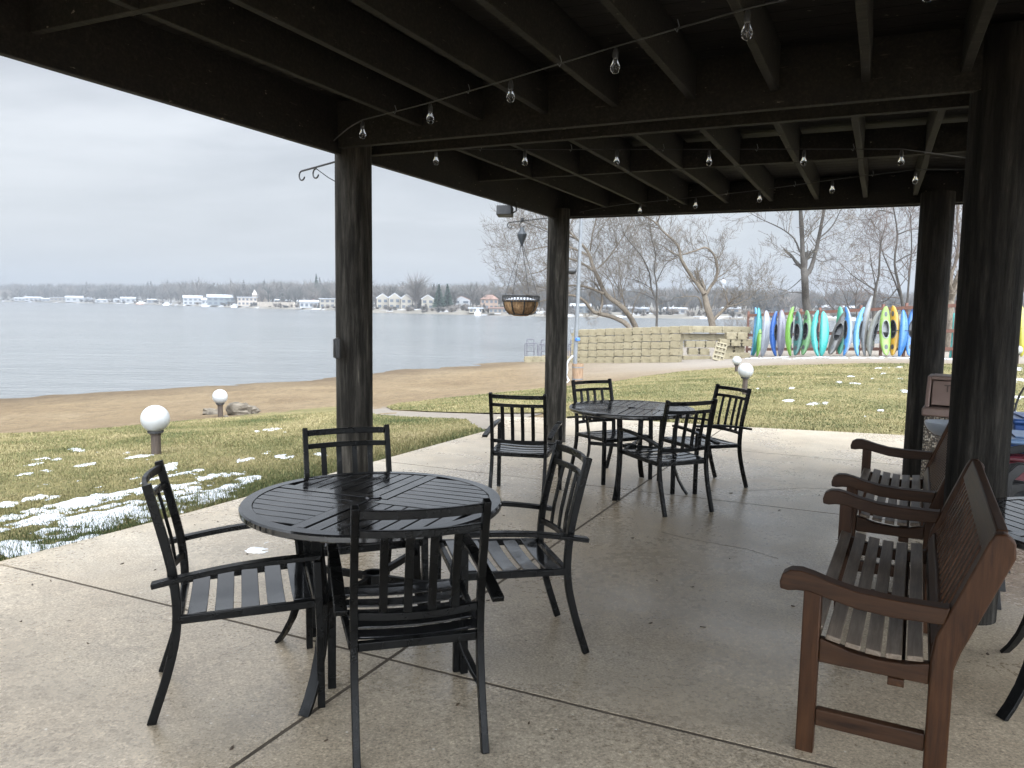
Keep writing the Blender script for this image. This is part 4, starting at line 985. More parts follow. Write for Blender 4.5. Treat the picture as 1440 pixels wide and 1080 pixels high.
# shorter, stepped stack to the right
def px_row(u0, u1, vtop, dy, label, vbase=None):
    g = T((u0+u1)/2, 505.); D_ = g[1]+dy; zt_ = dp((u0+u1)/2, vtop, D_)[2]; n = max(1, round((u1-u0)*D_/f/pitch_c))
    for i in range(n):
        u = u0+(u1-u0)*(i+.5)/n; x = dp(u, vtop, D_)[0]
        put_float((x, D_, zt_-Hc), RNG.uniform(-.04, .04), label)
for (u0, u1, v, dy, lab) in [(962, 1054, 458.5, 1.6, 'pale yellow float cube on the top layer of the stepped stack'), (958, 1019, 469, .9, 'pale yellow float cube in the fourth layer of the stepped stack'), (963, 1005, 479, .5, 'pale yellow float cube in the middle layer of the stepped stack'), (966, 998, 489.5, .3, 'pale yellow float cube in the second layer of the stepped stack'), (960, 998, 500, .0, 'pale yellow float cube in the bottom layer of the stepped stack'),
                             (1020, 1050, 467.5, 1.7, 'pale yellow float cube high in the stack beside the turquoise kayak'), (1010, 1057, 476.5, 1.6, 'pale yellow float cube at mid height beside the turquoise kayak'), (1014, 1047, 486.2, 1.6, 'pale yellow float cube low in the stack beside the turquoise kayak'), (1014, 1052, 495.5, 1.4, 'pale yellow float cube at the bottom beside the turquoise kayak')]:
    px_row(u0, u1, v, dy, lab)
pa_ = T(1009, 507); Dp = pa_[1]-.1
pal = thing('float_panel', 'yellow slotted float panel leaning against the stepped stack', 'panel', tuple(pa_), 0, rot=(-.28, .22, -.25))
hp_ = 25*Dp/f; wp_ = 14*Dp/f
fr = MB()
for i in range(5): fr.box((0, 0, .02+hp_*i/4), (wp_, .14, .07))
for i in range(4): fr.box((-wp_/2+wp_*i/3, .004, hp_/2+.02), (.07, .12, hp_))
fr.build('frame', M['float'], pal, 30, .01); MB().box((0, .085, hp_/2), (wp_, .05, hp_)).build('backing', plastic((.20, .155, .07), 'panel_backing'), pal, 30)  # backing in a yellower plastic than the frame

# swim platform with hand rails at the water's edge
sp0 = T(770, 509); Ds = sp0[1]
for i, u in enumerate((743.5, 755.5, 767, 779, 790, 801)):
    p = dp(u, 509, Ds); put_float((p[0], Ds, float(terrain(p[0], Ds))-.03), .03, 'pale yellow float cube of the low swim platform at the water edge')
gz = sp0[2]+Hc*.95
for i, (u0, u1, v0) in enumerate(((738, 756, 477), (758, 775, 478), (799, 812, 478))):
    t = thing('hand_rail', ['bent steel hand rail at the left end of the swim platform', 'bent steel hand rail in the middle of the swim platform', 'bent steel hand rail of the swim platform behind the leaning pole'][i], 'hand rail', tuple(dp((u0+u1)/2, 500, Ds-.1)), group='hand rails of the swim platform')
    o = np.array(t.location); Q = lambda u, v, dy=0: dp(u, v, Ds-.1+dy)-o
    mt = nmat('purple_grey_rail', (.045, .04, .055), (.09, .085, .10), 10)
    MB().tube([Q(u0+3, 501), Q(u0+3, v0+2), Q(u0+4, v0), Q(u1-6, v0), Q(u1-5, v0+2), Q(u1-5, 500)], .026, 8).build('hoop', mt, t)
    MB().tube([Q(u0, 501, -.5), Q(u0, v0+8, -.5), Q(u0+1, v0+6, -.5), Q(u1-1, v0+6, -.5), Q(u1, v0+8, -.5), Q(u1, 500, -.5)], .026, 8).build('hoop', mt, t)
    for vv in (486, 494): MB().tube([Q(u0+3, vv), Q(u1-5, vv)], .022, 6).build('rung', mt, t)

# ------------------------------------------------------------------ kayaks
def make_kayak(base, topv, wpx, deck, hull, yaw, label, D_, cockpit=1, ck=(.02, .022, .024), dep=.30, sharp=.44):
    """stands on its stern: local z runs bow-ward, local -y is the deck side"""
    v = topv-base; L = np.linalg.norm(v); zax = Vector(v/L)
    yv = Vector((math.sin(yaw), math.cos(yaw), 0)); yv = (yv-zax*yv.dot(zax)).normalized(); xv = yv.cross(zax)
    Mx = Matrix((xv, yv, zax)).transposed().to_euler()
    t = thing('kayak', label, 'kayak', tuple(base), rot=Mx, group='kayaks leaning on the rack')
    Wd = wpx; n = 40; m = 12
    def wid(s): return max(.012, Wd/2*max(0., math.sin(PI*min(max(s, 0), 1)))**sharp)
    def roc(s): return -.13*abs(2*s-1)**2.4                      # both ends curl towards the deck
    def dpt(s): return dep*(.25+.75*math.sin(PI*s)**.7)
    hv = []; hf = []
    for i in range(n+1):
        s = i/n; w_ = wid(s); d_ = dpt(s)
        for j in range(m+1):
            a = PI*j/m; ca, sa = math.cos(a), math.sin(a)
            hv.append((w_*math.copysign(abs(ca)**.8, ca), roc(s)+d_*.62*sa**.8, s*L))
    for i in range(n):
        for j in range(m): k = i*(m+1)+j; hf.append((k, k+1, k+m+2, k+m+1))
    MB().add(hv, hf).build('hull', plastic(hull, 'hull_plastic'), t, 60)
    dv_ = []; df = []; q = 12; c0, cl, cw = .53, .15*2.75/max(L, 1.), .30
    def inside_ck(s, x): return cockpit and ((s-c0)/cl)**2+((x/Wd)/cw)**2 < 1
    for i in range(n*2+1):
        s = i/(n*2); w_ = wid(s)
        for j in range(q+1):
            x = w_*(2*j/q-1); dv_.append((x*1.0, roc(s)-dpt(s)*.38*(1-(x/w_)**2)**.6*1.0-.004, s*L))
    for i in range(n*2):
        for j in range(q):
            k = i*(q+1)+j; s = (i+.5)/(n*2); x = wid(s)*(2*(j+.5)/q-1)
            if not inside_ck(s, x): df.append((k, k+q+1, k+q+2, k+1))
    MB().add(dv_, df).build('deck', plastic(deck, 'deck_plastic'), t, 60)
    if cockpit:
        for sh, wh in ((.84, .13), (.17, .15)):                   # hatch covers fore and aft
            hx = min(Wd*wh, wid(sh)*.7); hy = roc(sh)-dpt(sh)*.38-.012
            MB().prism([(hx*math.cos(a), .13*math.sin(a)) for a in np.linspace(0, 2*PI, 15)[:-1]], lambda x, z, y: (x, y, sh*L+z), hy, hy+.02).build('hatch', plastic((.03, .03, .032), 'hatch_cover'), t, 30)
        ring = []
        for k in range(33):
            a = 2*PI*k/32; s = c0+cl*1.03*math.cos(a); x = Wd*cw*1.05*math.sin(a); w_ = wid(s)
            ring.append((x, roc(s)-dpt(s)*.38*(max(0, 1-(x/w_)**2))**.6-.012, s*L))
        MB().tube(ring, .022, 6, False).build('coaming', plastic(ck, 'dark_coaming'), t)
        mbk = MB(); rr_ = ring[:-1]; nn = len(rr_); bot = [(x*.85, roc(c0)+dpt(c0)*.30, z) for x, y, z in rr_]
        mbk.add(rr_+bot, [(k, (k+1) % nn, nn+(k+1) % nn, nn+k) for k in range(nn)]+[tuple(range(nn, 2*nn))]).build('cockpit', plastic(tuple(c*.8 for c in ck), 'cockpit_liner'), t, 50)
        MB().path([(0, roc(c0)+dpt(c0)*.22, (c0-cl*.75)*L), (0, roc(c0)-.02, (c0-cl*.35)*L), (0, roc(c0)-dpt(c0)*.2, (c0-cl*.30)*L)], Wd*.42, .03, up=(0, 1, 0)).build('seat', M['blackmetal'], t, 40)
    return t
TEAL = (.01, .33, .34); TURQ = (.07, .57, .52); LIME = (.22, .52, .05); WHT = (.40, .43, .48); ROY = (.025, .14, .52); GRV = (.25, .24, .30); DKG = (.025, .16, .14); OLG = (.14, .34, .12)
GRN = (.02, .33, .20); BRN = (.10, .09, .075); BLU = (.06, .27, .66); LBL = (.16, .47, .80); CAM = (.14, .13, .10); YEL = (.74, .42, .02); LGR = (.36, .58, .10)
KY = [(1059.5, 501, 1065.5, 433, .45, LBL, LBL, 1.5, 'thin sky blue paddle kayak at the left end, mostly behind the teal one', .35, 0), (1061.5, 501, 1069.5, 432.5, .60, TEAL, TEAL, 2.4, 'teal kayak hull leftmost of the big kayaks', 0, 0), (1066.5, 501.5, 1068, 455, .30, LIME, LIME, 2.8, 'narrow lime board tucked between the teal and white kayaks', .3, 0),
      (1073.5, 502, 1079.8, 436, .68, WHT, WHT, 2.8, 'silvery white kayak hull near the left end of the row', -.1, 0), (1087.5, 502, 1088.8, 438, .74, ROY, ROY, -.85, 'royal blue kayak with a dark cockpit', 0, 1), (1098, 501.5, 1100.3, 435, .66, GRV, GRV, 3.1, 'purple grey kayak hull', 0, 0),
      (1108, 501.5, 1112.2, 431.5, .78, LIME, LIME, -.95, 'bright lime kayak with a narrow cockpit, tall in the left half', 0, 1), (1120.3, 501.5, 1124, 438.5, .74, DKG, DKG, .98, 'dark green kayak with its cockpit to the left', 0, 1), (1131, 501, 1137, 437, .72, OLG, OLG, 1.02, 'moss green kayak in front of the forked tree trunk', 0, 1), (1146.2, 502, 1146.3, 437, .72, TURQ, TURQ, -.95, 'turquoise kayak with black seat showing on the right', 0, 1), (1157, 501.5, 1160, 437, .70, TURQ, TURQ, 2.9, 'plain turquoise kayak hull right of the seated turquoise one', -.1, 0),
      (1182, 501, 1182.5, 432.5, .70, GRN, WHT, .7, 'green and white kayak behind the leaning brown one', .5, 0), (1167, 500.5, 1189.3, 440, .82, BRN, BRN, .62, 'dark brown kayak leaning steeply with snow in its cockpit', -.3, 1), (1190.5, 501.5, 1193.2, 432, .70, BLU, (.38, .42, .50), 1.45, 'blue kayak with a pale hull side right of the brown one', 0, 1), (1202, 501.5, 1211, 432, .72, LBL, LBL, -.85, 'sky blue kayak with a dark cockpit edge', 0, 1),
      (1212, 501.5, 1222.5, 416, .62, (.30, .29, .26), (.36, .38, .40), -1.1, 'very tall pale grey canoe rising above all others', .3, 0), (1219.5, 501.5, 1235, 436, .78, (.08, .085, .07), (.34, .33, .27), -.7, 'olive camouflage kayak with a dark deck', -.1, 1), (1244.8, 501.5, 1244.5, 431.5, .80, LGR, (.42, .50, .38), .12, 'lime kayak with white edge facing the viewer, pale cockpit', 0, 2), (1257, 501.5, 1258, 430.5, .78, YEL, YEL, 1.0, 'golden yellow kayak', 0, 1), (1267, 502, 1272.8, 435, .62, BLU, BLU, 2.9, 'plain blue kayak hull right of the yellow one', 0, 0), (1277, 502, 1286.5, 428.5, .74, (.05, .25, .68), (.05, .25, .68), .15, 'deep blue kayak with a cockpit against the dark pillar', 0, 1),
      (1340, 504, 1346, 440, .80, TURQ, TURQ, 2.5, 'turquoise kayak seen between the two right pillars', 0, 0), (1428, 500, 1428.5, 434, .5, GRN, GRN, 2.8, 'green kayak edge right of the thick pillar', .3, 0), (1432.5, 500, 1430.5, 432, .6, WHT, WHT, 2.9, 'white kayak hull right of the thick pillar', 0, 0), (1439, 502, 1437, 426, .62, (.70, .62, .06), (.70, .62, .06), 2.9, 'yellow kayak hull at the right edge of the view', -.1, 0)]
DK = 43.0
rowz = []
for (ub, vb, ut, vt, wm, dk, hl, yaw, lab, dy, ck) in KY:
    b = T(ub, vb); Dk = b[1]+dy; b = dp(ub, vb, Dk); b[2] = float(terrain(b[0], b[1]))+.03; tp = dp(ut, vt, Dk+.55+max(0, dy)); rowz.append(b)
    make_kayak(b, tp, wm*.76*b[1]/43., dk, hl, yaw, lab+(', leaning on the rack' if len(lab.split()) < 12 else ''), Dk, 1 if ck else 0, (.30, .31, .30) if ck == 2 else (.02, .022, .024))
rk = thing('kayak_rack', 'long reddish brown timber rack the kayaks lean on', 'rack', tuple(rowz[10]))
o = np.array(rk.location); ka, kb = rowz[0], rowz[20]
dk_ = (kb-ka); back = np.array([0, .62, 0])
def rkp(t_, z, dy=0): q = ka+dk_*t_+back+np.array([0, dy, 0]); return np.array([q[0], q[1], q[2]+z])-o
redw = wood('red_rack_timber', (.07, .032, .022), (.13, .06, .042), (.19, .10, .075), 0)
for z in (2.22, 1.1, .30): MB().path([rkp(t_, z, .1 if z < 2 else .0) for t_ in np.linspace(-.03, 1.42, 8)], .09, .15).build('rail', redw, rk, 20)
for k in range(12): MB().path([rkp(-.02+k*.13, -.1, .16), rkp(-.02+k*.13, 2.45, .16)], .11, .11, up=(0, 1, 0)).build('post', redw, rk, 20)
st = thing('tie_strap', 'dark strap tied along the row of kayaks at half height', 'strap', tuple(rowz[10]))
MB().path([rkp(t_, 1.22+.03*math.sin(t_*70), -1.10+.05*math.sin(t_*47)) for t_ in np.linspace(.02, 1.0, 60)], .012, .035).build('webbing', M['blackmetal'], st, 20)
# ------------------------------------------------------------------ bare trees
class TB:
    """collects branch tubes with numpy; separate buckets for trunk wood and twigs"""
    def __init__(s): s.tr = MB(); s.V = []; s.Fq = []; s.n = 0
    def twig(s, P, r):
        P = np.asarray(P); m = len(P); t = np.gradient(P, axis=0); t /= np.maximum(np.linalg.norm(t, axis=1, keepdims=True), 1e-9)
        ref = np.array([.3, .9, .2]); a = np.cross(t, ref); a /= np.maximum(np.linalg.norm(a, axis=1, keepdims=True), 1e-9); b = np.cross(t, a)
        r = np.asarray(r)[:, None]
        ring = np.stack([P+a*r, P-a*r*.5+b*r*.866, P-a*r*.5-b*r*.866], 1).reshape(-1, 3)
        i = np.arange(m-1)[:, None]*3+s.n; k = np.array([[0, 1, 4, 3], [1, 2, 5, 4], [2, 0, 3, 5]])
        s.V.append(ring); s.Fq.append((i[:, :, None]+k[None]).reshape(-1, 4)); s.n += 3*m
def grow(tb, p, d, L, r, depth, rg, droop=0., up=.25, spread=.75, nch=(3, 6), rmin=.006, wig=.22, thick=.045):
    n = 5 if depth > 0 else 4; P = [np.array(p)]; d = d/np.linalg.norm(d); dd = d.copy(); dirs = []
    for i in range(n):
        dd = dd+rg.normal(0, wig, 3)*.55+np.array([0, 0, (up-droop*(i/n)*2)*.28]); dd /= np.linalg.norm(dd); P.append(P[-1]+dd*L/n); dirs.append(dd.copy())
    rr = np.linspace(r, max(rmin, r*.42), n+1)
    if r > thick: tb.tr.tube(P, list(rr), 7, False)
    else: tb.twig(P, rr)
    if depth <= 0: return
    for k in range(rg.integers(nch[0], nch[1]+1)):
        t = rg.uniform(.25, 1.); i = min(n-1, int(t*n)); q = P[i]+(P[i+1]-P[i])*(t*n-i)
        ax = rg.normal(0, 1, 3); ax -= ax.dot(dirs[i])*dirs[i]; ax /= np.linalg.norm(ax); nd = dirs[i]*(1-spread*.55)+ax*spread*rg.uniform(.6, 1.1)
        grow(tb, q, nd, L*rg.uniform(.45, .75), max(rmin, rr[i]*rg.uniform(.42, .62)), depth-1, rg, droop, up, spread, nch, rmin, wig, thick)
def limb(tb, P, r0_, r1_, rg, side=0, sl=2., depth=2, sub=3, **kw):
    """hand-placed limb through points P with side growth"""
    Q = []
    for i in range(len(P)-1):
        for k in range(sub):
            t = k/sub; a = [np.array(P[max(0, min(len(P)-1, j))]) for j in (i-1, i, i+1, i+2)]
            Q.append(.5*((2*a[1])+(-a[0]+a[2])*t+(2*a[0]-5*a[1]+4*a[2]-a[3])*t**2+(-a[0]+3*a[1]-3*a[2]+a[3])*t**3))
    Q.append(np.array(P[-1])); n = len(Q); rr = np.linspace(r0_, r1_, n)*(1+rg.normal(0, .05, n))
    tb.tr.tube(Q, list(rr), 10 if r0_ > .1 else 7)
    for k in range(side):
        t = rg.uniform(.12, 1.)**.8*(n-1); i = min(n-2, int(t)); q = Q[i]+(Q[i+1]-Q[i])*(t-i); td = Q[i+1]-Q[i]; td /= np.linalg.norm(td)
        ax = rg.normal(0, 1, 3); ax -= ax.dot(td)*td; ax /= np.linalg.norm(ax); ax[2] += kw.get('up', .25)
        grow(tb, q, td*.45+ax, sl*rg.uniform(.5, 1.2), min(rr[i]*.5, .035), depth, rg, **kw)
    tl = Q[-1]-Q[-2]
    for k in range(3): grow(tb, Q[-1], tl/np.linalg.norm(tl)+rg.normal(0, .35, 3), sl*rg.uniform(.7, 1.2), r1_*.7, depth, rg, **kw)
def tree_obj(tb, name, label, bark, twig, base, cat='tree', group=None):
    t = thing(name, label, cat, tuple(base), group=group)
    if tb.tr.v:
        o = tb.tr.build('trunk', bark, None, 60); o.data.transform(Matrix.Translation(-Vector(base))); o.parent = t
    V = np.concatenate(tb.V)-np.array(base); Q = np.concatenate(tb.Fq)
    o = np_mesh('crown', V, 4, Q.reshape(-1), twig); o.data.shade_smooth(); o.parent = t; return t
def pts(D_, *uv, jit=0., rg=None): return [dp(u, v, D_+(rg.normal(0, jit) if rg is not None else 0)) for u, v in uv]
rg = np.random.default_rng(3)
D1 = T(905, 500)[1]+9.5
def gbase(P0): P0[2] = float(terrain(P0[0], P0[1]))-.15; return P0
K = dict(droop=.05, up=.32, spread=.7, nch=(3, 5), rmin=.0072, wig=.24)
tb = TB(); b = gbase(dp(903, 470, D1)); d_ = lambda *uv: pts(D1, *uv, jit=.25, rg=rg)
limb(tb, [b]+d_((893, 458), (875, 432), (853, 415), (842, 393), (833, 373), (828, 357), (817, 342), (803, 328), (790, 310)), .24, .05, rg, 15, 3.0, 3, **K)
limb(tb, [b]+d_((884, 459), (862, 446), (842, 441), (832, 436), (820, 422), (803, 415), (780, 419), (755, 425)), .22, .04, rg, 9, 2.2, 3, **K)
limb(tb, d_((842, 441), (847, 427), (845, 412), (838, 400)), .10, .05, rg, 4, 2., 3, **K)
limb(tb, d_((849, 413), (830, 405), (815, 402), (800, 402), (780, 407), (760, 404)), .11, .03, rg, 11, 2.4, 3, **K)
limb(tb, d_((834, 380), (823, 373), (808, 366), (795, 363), (780, 369), (762, 381), (745, 385)), .11, .025, rg, 13, 2.4, 3, **K)
limb(tb, d_((828, 360), (812, 352), (795, 346), (775, 346), (752, 350), (738, 352)), .10, .02, rg, 13, 2.6, 3, **K)
limb(tb, d_((810, 336), (790, 328), (770, 322), (752, 318)), .06, .02, rg, 9, 2.2, 3, **K)
limb(tb, d_((840, 378), (855, 363), (876, 333), (888, 310)), .07, .02, rg, 9, 2.6, 3, **K)
limb(tb, d_((830, 353), (833, 330), (838, 310), (842, 290)), .07, .03, rg, 8, 2.6, 3, **K)
for uv in (((880, 438), (873, 400), (868, 350), (862, 320)), ((882, 440), (874, 415), (858, 385), (850, 365)), ((888, 446), (893, 425), (905, 405)), ((870, 427), (880, 395), (884, 370)), ((866, 424), (860, 398), (846, 380))):
    limb(tb, d_(*uv), .045, .015, rg, 8, 2.2, 2, **K)
tree_obj(tb, 'willow_tree', 'bare leaning willow behind the left half of the float wall, branches sweeping left', M['bark'], M['twig'], b)
rg = np.random.default_rng(4); tb = TB(); D2 = D1-1.; b = gbase(dp(923, 470, D2)); d_ = lambda *uv: pts(D2, *uv, jit=.15, rg=rg)
K2 = dict(droop=0., up=.35, spread=.62, nch=(2, 4), rmin=.0072, wig=.18)
limb(tb, [b]+d_((923.3, 459), (923.6, 427), (916, 405), (913, 383), (902, 360), (887, 342), (878, 330)), .10, .03, rg, 12, 2.4, 3, **K2)
limb(tb, d_((923.6, 424), (923.5, 402), (920, 378), (922, 357), (916, 335), (914, 315)), .07, .025, rg, 12, 2.3, 3, **K2)
limb(tb, d_((924, 396), (935, 373), (945, 365), (952, 358)), .04, .015, rg, 7, 1.6, 2, **K2)
limb(tb, d_((920, 421), (902, 412), (884, 410)), .045, .015, rg, 6, 1.6, 2, **K2)
limb(tb, d_((915, 405), (897, 395), (878, 391)), .04, .012, rg, 6, 1.5, 2, **K2)
tree_obj(tb, 'young_tree', 'slender dark double-stemmed bare tree behind the middle of the float wall', M['barkdark'], M['twig'], b)
rg = np.random.default_rng(5); tb = TB(); D3 = D1-.3; b = gbase(dp(1003, 470, D3)); d_ = lambda *uv: pts(D3, *uv, jit=.2, rg=rg)
limb(tb, [b]+d_((1001.7, 457), (995.5, 435), (990, 412)), .30, .22, rg, 3, 1.6, 3, **K)
limb(tb, d_((991, 414), (984, 404), (970, 385), (958, 365), (955, 350), (947, 338), (932, 325), (923, 314), (908, 305), (895, 300)), .17, .035, rg, 15, 2.2, 3, **K)
limb(tb, d_((993, 414), (1000, 402), (1008, 390), (1008, 370), (1003, 357), (992, 348), (980, 352), (960, 358)), .13, .05, rg, 16, 1.7, 3, **K)
limb(tb, d_((923, 314), (928, 303), (922, 296)), .06, .02, rg, 4, 1.5, 2, **K)
limb(tb, d_((1003, 450), (1018, 435), (1024, 428)), .13, .10, rg, 3, 1.4, 3, **K); limb(tb, d_((1022, 431), (1038, 427), (1052, 420), (1060, 412)), .055, .015, rg, 9, 1.8, 3, **K)
limb(tb, d_((987, 433), (982, 418), (966, 417), (950, 419)), .06, .015, rg, 7, 1.5, 2, **K); limb(tb, d_((983, 412), (968, 390), (962, 382)), .045, .015, rg, 5, 1.4, 2, **K)
limb(tb, d_((955, 360), (944, 354), (928, 344), (914, 340)), .06, .015, rg, 8, 1.7, 2, **K)
tree_obj(tb, 'bent_tree', 'bare tree with a thick stump and a hooked limb, left of the kayaks', M['bark'], M['twig'], b)
rg = np.random.default_rng(6); tb = TB(); D4 = 47.5; b = gbase(dp(1137, 470, D4)); d_ = lambda *uv: pts(D4, *uv, jit=.15, rg=rg)
K4 = dict(droop=.22, up=.25, spread=.62, nch=(2, 4), rmin=.0075, wig=.22)
limb(tb, [b]+d_((1136.5, 445), (1133, 420), (1132, 396), (1131, 380)), .27, .20, rg, 0, 1.5, 2, **K4)
limb(tb, d_((1131.5, 385), (1129, 365), (1128, 335), (1126, 300), (1124, 270), (1118, 240)), .17, .08, rg, 9, 2.0, 3, **K4)
limb(tb, d_((1133, 388), (1140, 378), (1146, 358), (1152, 332), (1158, 300), (1164, 270), (1172, 240)), .14, .07, rg, 9, 2.0, 3, **K4)
limb(tb, d_((1125, 354), (1117, 336), (1103, 324), (1088, 316), (1070, 308), (1056, 300)), .055, .015, rg, 12, 1.9, 2, **K4)
limb(tb, d_((1152, 335), (1164, 325), (1173, 314), (1180, 300), (1186, 290)), .05, .02, rg, 8, 1.9, 2, **K4)
for uv in (((1128, 391), (1116, 402), (1104, 409), (1090, 405), (1078, 405)), ((1127, 412), (1112, 411), (1100, 415), (1088, 418)), ((1145, 362), (1156, 368), (1172, 364), (1185, 366)), ((1128, 362), (1116, 354), (1100, 352))): limb(tb, d_(*uv), .03, .010, rg, 7, 1.2, 2, **K4)
tree_obj(tb, 'forked_tree', 'tall forked bare tree rising behind the moss green kayak', M['barkdark'], M['twig'], b)
K5 = dict(droop=.10, up=.25, spread=.7, nch=(2, 4), rmin=.0072, wig=.26)
for sd, D_, uvb, limbs, lab, bark in [
    (7, 48.5, (1228, 470), [(((1229, 440), (1231, 408), (1236, 385), (1238, 345), (1244, 322)), .12, .03, 12, 2.2), (((1231, 408), (1218, 400), (1200, 388), (1190, 378)), .05, .015, 10, 1.8), (((1231, 400), (1226, 375), (1222, 345)), .04, .015, 8, 1.7)], 'reddish bare sapling behind the tall grey canoe', 'barkdark'),
    (8, 51, (1270, 470), [(((1270, 440), (1266, 410), (1258, 370), (1262, 330), (1256, 290)), .11, .04, 12, 2.6), (((1269, 425), (1258, 395), (1243, 360), (1238, 340)), .07, .02, 10, 2.3), (((1275, 440), (1278, 395), (1282, 350), (1280, 300)), .08, .03, 12, 2.5), (((1262, 405), (1250, 420), (1240, 425)), .05, .02, 6, 1.6), (((1258, 370), (1275, 360), (1296, 352)), .05, .02, 8, 2.), (((1256, 300), (1235, 296), (1222, 310)), .05, .015, 12, 2.2), (((1262, 330), (1285, 322), (1310, 325)), .05, .015, 12, 2.4)], 'many-stemmed bare tree with reddish twigs left of the far right pillar', 'barkdark'),
    (9, 47.5, (1334, 480), [(((1335, 455), (1337, 425), (1338, 410)), .22, .20, 1, 1.5), (((1335, 430), (1340, 412), (1350, 385), (1366, 355), (1390, 330)), .21, .15, 5, 2.0), (((1338, 412), (1338, 385), (1344, 368), (1348, 335), (1346, 305), (1352, 270)), .12, .05, 16, 1.9), (((1338, 390), (1330, 370), (1326, 340)), .08, .03, 10, 1.8), (((1344, 368), (1352, 350), (1356, 320)), .06, .03, 10, 1.6)], 'thick bare tree between the right pillars with a leaning limb', 'bark'),
    (10, 50, (1420, 480), [(((1424, 455), (1432, 420), (1446, 390), (1460, 370)), .22, .12, 10, 2.4), (((1430, 425), (1434, 380), (1440, 330), (1438, 290)), .10, .04, 14, 2.4)], 'bare tree at the right edge behind the yellow kayak', 'bark'),
    (12, 66, (1205, 470), [(((1205, 445), (1203, 425), (1206, 405)), .09, .03, 16, 2.6), (((1196, 450), (1192, 428), (1186, 412)), .07, .03, 12, 2.4), (((1190, 452), (1170, 432), (1160, 420)), .06, .03, 12, 2.2)], 'low thicket of bare stems behind the middle of the kayak row', 'barkdark')]:
    rg = np.random.default_rng(sd); tb = TB(); b = gbase(dp(*uvb, D_)) if D_ < 60 else np.array([*dp(*uvb, D_)[:2], float(terrain(*dp(*uvb, D_)[:2]))])
    first = True
    for uv, ra, rb_, ns, sl_ in limbs:
        P = pts(D_, *uv, jit=.2, rg=rg)
        limb(tb, ([b] if first else [])+P, ra, rb_, rg, max(3, int(ns*.68)), sl_, 3 if sd != 12 else 2, **K5); first = False
    tree_obj(tb, 'bare_tree', lab, M[bark], M['twigred'], b, group='bare trees behind the kayaks')
ls = MB().path([dp(u, v, 47.5)+np.array([0, -.02, .17]) for u, v in ((1337, 419), (1342, 407), (1350, 386.5), (1362, 363))], [.10, .16, .17, .12], .06).build('snow_ledge', M['snow'], smooth=60)
tag(ls, 'line of snow lying along the leaning limb between the right pillars', 'snow')
for sd, uvb, lab in ((21, (1050, 470), 'bare twiggy shrub between the bent tree and the first kayaks'), (22, (948, 470), 'low twiggy shrub behind the float wall, left of the bent tree'), (23, (868, 470), 'low twiggy shrub under the leaning willow')):
    rg = np.random.default_rng(sd); tb = TB(); D_ = D1-.8; b = gbase(dp(*uvb, D_))
    for k in range(15): grow(tb, b+rg.normal(0, .35, 3)*np.array([1, .6, 0]), np.array([rg.normal(0, .45), rg.normal(0, .3), 1]), rg.uniform(1.0, 2.1 if sd == 21 else 1.1), .018, 2, rg, .05, .2, .6, (3, 5), .008, .25)
    tree_obj(tb, 'bare_shrub', lab, M['barkdark'], M['twigred'], b, 'shrub', 'bare shrubs by the water')

# ------------------------------------------------------------------ the far shore
FS = [(-2200, 900), (-1100, 930), (-547, 833), (-319, 672), (-150, 440), (-83, 369), (-55, 302), (9, 260), (42, 261), (80, 258), (146, 277), (300, 330), (700, 420), (1500, 700)]
FS = np.array(FS, float)
dirs = FS/np.linalg.norm(FS, axis=1, keepdims=True)
offs = [-3, 0, 3, 22, 70, 220, 700]; hs = [-2.5, -1.95, -1.2, -.4, 1.2, 5, 9]
V = []; 
dense = []
for i in range(len(FS)-1):
    L = np.hypot(*(FS[i+1]-FS[i])); k = max(2, int(L/25))
    for j in range(k): dense.append(FS[i]+(FS[i+1]-FS[i])*j/k)
dense = np.array(dense); dd = dense/np.linalg.norm(dense, axis=1, keepdims=True)
for o_, h_ in zip(offs, hs):
    q = dense+dd*(o_+4*(fbm(np.arange(len(dense))*.6, np.zeros(len(dense)), 4)-.5)[:, None]); V.append(np.column_stack([q, h_+(.8*(fbm(q[:, 0]*.02, q[:, 1]*.02, 7)-.5) if h_ > -1.5 else np.zeros(len(q)))]))
nd = len(dense); fs = [(j*nd+i, j*nd+i+1, (j+1)*nd+i+1, (j+1)*nd+i) for j in range(len(offs)-1) for i in range(nd-1)]
mfar, nt, bs = new_mat('far_bank'); v = coords(nt)
c = ramp(nt, noise(nt, v, .05, 5, .7), [(.40, (.085, .075, .058)), (.54, (.125, .11, .088)), (.60, (.30, .31, .33)), (.75, (.36, .37, .39))]); nt.links.new(c, bs.inputs['Base Color']); bs.inputs['Roughness'].default_value = .95
fo = MB().add(np.concatenate(V), fs).build('far_bank', mfar, smooth=0); fo.data.shade_smooth(); tag(fo, kind='structure')
def far_at(u, off):
    """point on the far bank behind picture column u, off metres inland"""
    d = ray(u, 430)[:2]; d = d/np.linalg.norm(d)
    best = None
    for i in range(len(FS)-1):
        p, e = FS[i], FS[i+1]-FS[i]; den = d[0]*e[1]-d[1]*e[0]
        if abs(den) < 1e-9: continue
        t = (p[0]*e[1]-p[1]*e[0])/den; s = (p[0]*d[1]-p[1]*d[0])/den
        if t > 0 and -1e-6 <= s <= 1+1e-6 and (best is None or t < best): best = t
    q = d*(best+off); return np.array([q[0], q[1], float(np.interp(off, offs, hs))]), best+off
snowm = rough_mat('roof_snow', [(.25, .26, .275), (.33, .34, .355)], 1.5, bmp=0)
